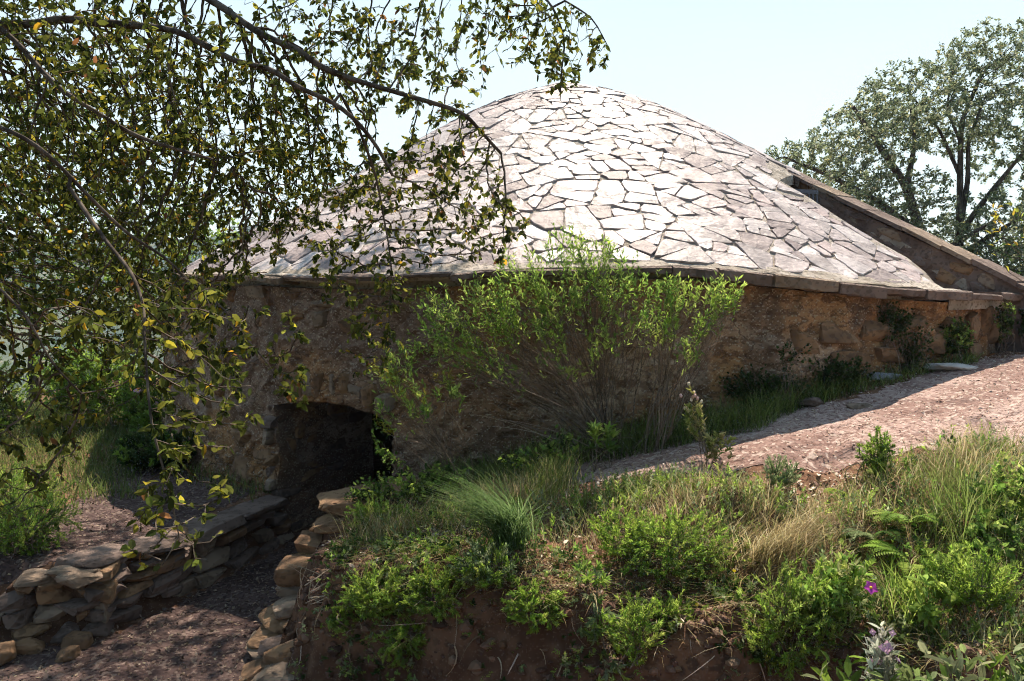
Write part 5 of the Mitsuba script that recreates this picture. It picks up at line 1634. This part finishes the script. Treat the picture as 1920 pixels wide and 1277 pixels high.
RT_LIMBS = [
    [(8.35, 15.0, 1.4), (8.33, 15.0, 3.59), (8.3, 15.0, 4.48), (8.28, 15.0, 5.45), (8.62, 15.0, 6.31)], [(8.33, 15.0, 3.5), (8.45, 15.0, 4.4), (8.42, 15, 5.1), (8.7, 15, 5.9)],
    [(8.33, 15.0, 3.4), (8.68, 14.8, 4.05), (9.01, 14.6, 4.6), (9.56, 14.6, 5.3)], [(8.3, 15.0, 4.48), (7.87, 15.0, 5.35), (7.26, 15.0, 6.03)], [(8.33, 15., 3.0), (8.9, 14.6, 3.5), (9.43, 14.2, 3.9)], [(8.28, 15, 5.1), (8.0, 15, 5.7), (8.1, 15, 6.4)]]
RT_VOLS = [(9.1, 14.4, 2.9, 1.1, .8, .6, 130), (8.6, 15.0, 6.6, 0.8, 1.2, 0.7, 150), (7.26, 15.0, 5.83, 1.0, 1.5, 0.75, 150), (8.36, 15.0, 5.45, 1.1, 1.5, 0.6, 130), (8.63, 14.5, 3.36, 0.97, 1.5, 0.8, 130), (9.53, 15.0, 5.54, 0.9, 1.6, 1.5, 220), (10.21, 15.0, 3.79, 1.0, 1.5, 1.5, 130)]
GREYOAK = [(0.17, 0.215, 0.12), (0.24, 0.28, 0.17), (0.11, 0.14, 0.08), (0.36, 0.385, 0.26), (.36, .35, .16)]
tree('oak_tree', 'tall spreading oak with forked dark trunk behind the right end of the roof', 'tree', RT_LIMBS, [v[:6] + (v[6] * 4,) for v in RT_VOLS], 17, .11, 1.3, .13, (0, 0, .08), .0035, (.042, .078), (.42, .6), GREYOAK, [.3, .3, .2, .15, .05], 8, limb_r=[(.10, .03), (.06, .016), (.06, .016), (.04, .012), (.055, .016), (.03, .01)], iters=90, droop=.1, spread=2.0)
LT_LIMBS = [[(7.5, 14.5, 1.3), (7.43, 14.5, 2.22), (7.34, 14.5, 3.46), (7.07, 14.5, 4.22), (6.47, 14.5, 5.07), (6.07, 14.5, 5.63)], [(7.34, 14.5, 3.36), (6.47, 14.2, 3.9), (5.61, 14.2, 4.36), (4.9, 14.6, 4.76)], [(7.4, 14.5, 2.8), (7.9, 14.0, 3.3), (8.4, 14, 3.6)], [(7.07, 14.5, 4.2), (7.2, 14.5, 5.0), (7.1, 14.5, 5.6)]]
LT_VOLS = [(8.0, 14.2, 2.5, 1.3, .8, .55, 150), (6.3, 14.6, 3.1, .9, .8, .5, 90), (4.75, 15, 4.5, .75, .8, .4, 90), (6.33, 14.5, 5.07, 1.02, 1.5, 0.77, 170), (5.53, 14.5, 4.79, 0.68, 1.2, 0.43, 90), (5.03, 15.0, 4.87, 0.5, 0.8, 0.2, 40), (6.61, 14.5, 3.94, 1.16, 1.5, 0.77, 170), (5.54, 14.0, 4.07, 0.75, 1.2, 0.42, 90), (7.4, 14.5, 3.18, 0.87, 1.2, 0.58, 110), (7.3, 14.2, 2.4, 1.2, 1.0, .7, 130)]
tree('oak_tree', 'lower spreading oak leaning left directly behind the sloping side wall of the roof', 'tree', LT_LIMBS, [v[:6] + (v[6] * 4,) for v in LT_VOLS], 27, .12, 1.3, .13, (0, 0, .08), .0035, (.042, .078), (.42, .6), GREYOAK, [.3, .3, .2, .15, .05], 8, limb_r=[(.14, .03), (.08, .02), (.07, .02), (.06, .02)], iters=90, droop=.1, spread=2.0)
tree('oak_tree', 'dense dark oak low at the far right behind the end of the wall', 'tree', [[(8.3, 12.2, 1.4), (8.3, 12.2, 2.4), (8.2, 12.1, 3.2)], [(8.3, 12.2, 2.2), (7.8, 11.9, 2.9)], [(8.3, 12.2, 2.0), (9., 12.0, 2.9)]],
     [(8.1, 12.0, 3.0, .9, .7, .7, 450), (8.3, 11.6, 2.1, .8, .5, .5, 330), (9.0, 12.2, 2.6, .8, .8, .9, 360)], 37, .12, 1.2, .13, (0, 0, .05), .0035, (.05, .09), (.42, .6), GREYOAK[:3] + DARK[:2], None, 2.6, limb_r=[(.10, .03), (.05, .02), (.05, .02)], iters=80, droop=.1, spread=2.0)

# trees and bushes on the slope left of the building
LUSH = [(0.24, 0.36, 0.06), (0.17, 0.28, 0.05), (0.32, 0.43, 0.09), (0.10, 0.16, 0.04)]
for lab, x, y, h, vols, pal, sd in [
        ('dark leafy tree far left behind the drooping oak twigs', -7.6, 12.6, 3.2, [(-7.6, 12.6, 4.0, 1.6, 1.3, 1.7, 420), (-6.9, 12.2, 2.5, 1.3, 1.0, .8, 220)], DARK + LUSH[:2], 1),
        ('light leafy tree left of the building between dark tree and wall', -5.7, 13.6, 2.6, [(-5.7, 13.5, 3.1, 1.3, 1.1, 1.2, 320), (-5.0, 13.3, 1.8, 1.0, .8, .6, 140)], LUSH + DARK[:1], 2),
        ('grey green tree lower on the slope close to the left edge of the wall', -4.9, 15.5, 1.6, [(-4.7, 15.3, 1.4, .9, 1.0, 1.0, 150)], GREYOAK, 3)]:
    z = G(x, y)
    tree('slope_tree', lab, 'tree', [[(x, y, z - .1), (x + .05, y, z + h * .4), (x + .1, y, z + h * .8)], [(x + .05, y, z + h * .35), (x + .7, y - .2, z + h * .65)], [(x + .05, y, z + h * .35), (x - .6, y + .2, z + h * .65)]],
         [v[:6] + (v[6] * 3,) for v in vols], 300 + sd, .12, 1.2, .13, (0, 0, .05), .0035, (.05, .09), (.42, .6), pal, None, 3.2, limb_r=[(.10, .03), (.05, .02), (.05, .02)], iters=80, droop=.1, spread=2.0)
for lab, x, y, rx, ry, rz, dz, n, sd, lf in [
        ('sunlit bright green bush just left of the building with pale pink blossoms', -4.55, 10.6, .75, .6, .55, .62, 420, 1, 'cistus'), ('broad sunlit green bush left of the blossoming one', -5.7, 10.9, .85, .6, .6, .7, 420, 2, 'cistus'),
        ('darker green bush at the far left edge on the terrace', -6.6, 9.8, .7, .6, .55, .6, 300, 3, 'cistus'), ('yellow green feathery bush by the left edge above the trench', -3.72, 6.05, .42, .36, .26, .22, 240, 4, 'heath'),
        ('pale green feathery bush behind the one above the trench at left', -4.3, 6.8, .5, .45, .3, .26, 260, 5, 'heath'), ('olive low bush in the building shade beside the left wall foot', -3.9, 8.7, .5, .4, .22, .22, 200, 6, 'cistus')]:
    z = G(x, y)
    k = shrub('terrace_bush', lab, 'shrub', (x, y, z - .03), [B_(x, y - .05, z + dz, rx, ry, rz, n)], 400 + sd, mains=26, leaf=lf, palette=(LUSH + LIME[:2]) if sd not in (3, 6) else DARK + LUSH[:1], per=34 if lf == 'cistus' else None, stem_r=.006, bsdf='leaf', size=1.25 if lf == 'cistus' else 1.1, spread=.15)
    if sd == 1:
        rng = np.random.default_rng(420)
        for q in range(8):
            p = np.array([x + rng.uniform(-.2, .7), y - .55 + rng.uniform(-.1, .15), z + dz + rng.uniform(-.05, .35)])
            flower(k + '__blossom' + ('' if q == 0 else f'_{q:03d}'), p, rng.normal(0, .4, 3) + [0, -.8, .5], 5, .035, (.72, .45, .62), 430 + q)

# unseen wood on the viewer's side, added to block sky light: copies of one oak, behind and beside the camera
ADDED_OAKS = [(-7.5, -2.5, 0, 1.15), (-3.6, -5.2, 70, 1.2), (1.2, -5.6, 150, 1.1), (5.6, -4.2, 220, 1.25), (9.2, -.5, 300, 1.2), (-10.5, 2.0, 40, 1.25), (-1.2, -9.5, 110, 1.5), (7.5, -9.0, 10, 1.5), (-9.0, -8.5, 200, 1.5), (13, 3.5, 95, 1.3)]
first = None
for x, y, rz, sc in ADDED_OAKS:
    M = T().translate([x, y, max(G(x, y), -2) - .1]).rotate([0, 0, 1], rz).scale(sc)
    if first is None:
        before = set(scene)
        tree('oak_tree', 'unseen bushy oak added behind the viewer to block sky light', 'tree', [[(0, 0, 0), (.1, 0, 1.2), (0, .1, 2.6), (.1, 0, 4.2)], [(.1, 0, 1.4), (1., .3, 2.4), (1.6, .5, 3.2)], [(.1, 0, 1.6), (-.9, .5, 2.6), (-1.5, .8, 3.6)], [(0, .1, 2.), (.2, -1., 3.), (.3, -1.6, 4.)]],
             [(0, 0, 4.4, 2.0, 2.0, 1.3, 420), (1.4, .5, 3.0, 1.2, 1.4, 1.2, 260), (-1.4, .8, 3.0, 1.2, 1.4, 1.2, 260), (.3, -1.5, 3.2, 1.4, 1.2, 1.3, 260)], 57, .2, 1.6, .22, (0, 0, .05), .005, (.09, .15), (.5, .65), OAK[:4], None, 3.2, limb_r=[(.18, .05), (.09, .03), (.09, .03), (.08, .03)], iters=60, detail=1, droop=.1, spread=2.0,
             group='unseen oaks added to block sky light')
        new = sorted(set(scene) - before)
        root = new[0].split('__')[0]
        first = {k[len(root):]: scene[k] for k in new}
        for k in new:
            scene[k] = {**scene[k], 'to_world': M}
        kinds = {k[len(root):]: labels[k] for k in new if k in labels}
    else:
        k = thing('oak_tree', labels[root]['label'], 'tree', 'unseen oaks added to block sky light')
        for suf, d in first.items():
            scene[k + suf] = {**d, 'to_world': M}
            if suf in kinds:
                labels[k + suf] = dict(kinds[suf])

# the air between here and the far hills
scene['air'] = {'type': 'homogeneous', 'albedo': {'type': 'rgb', 'value': [0.93, 0.95, 0.97]}, 'sigma_t': {'type': 'rgb', 'value': [0.00022, 0.0003, 0.00045]}}
AIR = ([-950, -350, -60], [950, 1560, 110])
scene['haze'] = {'type': 'cube', 'to_world': T().translate([(a + b) / 2 for a, b in zip(*AIR)]).scale([(b - a) / 2 for a, b in zip(*AIR)]), 'bsdf': {'type': 'null'}, 'interior': {'type': 'ref', 'id': 'air'}}
labels['haze'] = {'kind': 'stuff', 'label': 'thin blue haze over the valley'}
scene['camera']['medium'] = {'type': 'ref', 'id': 'air'}
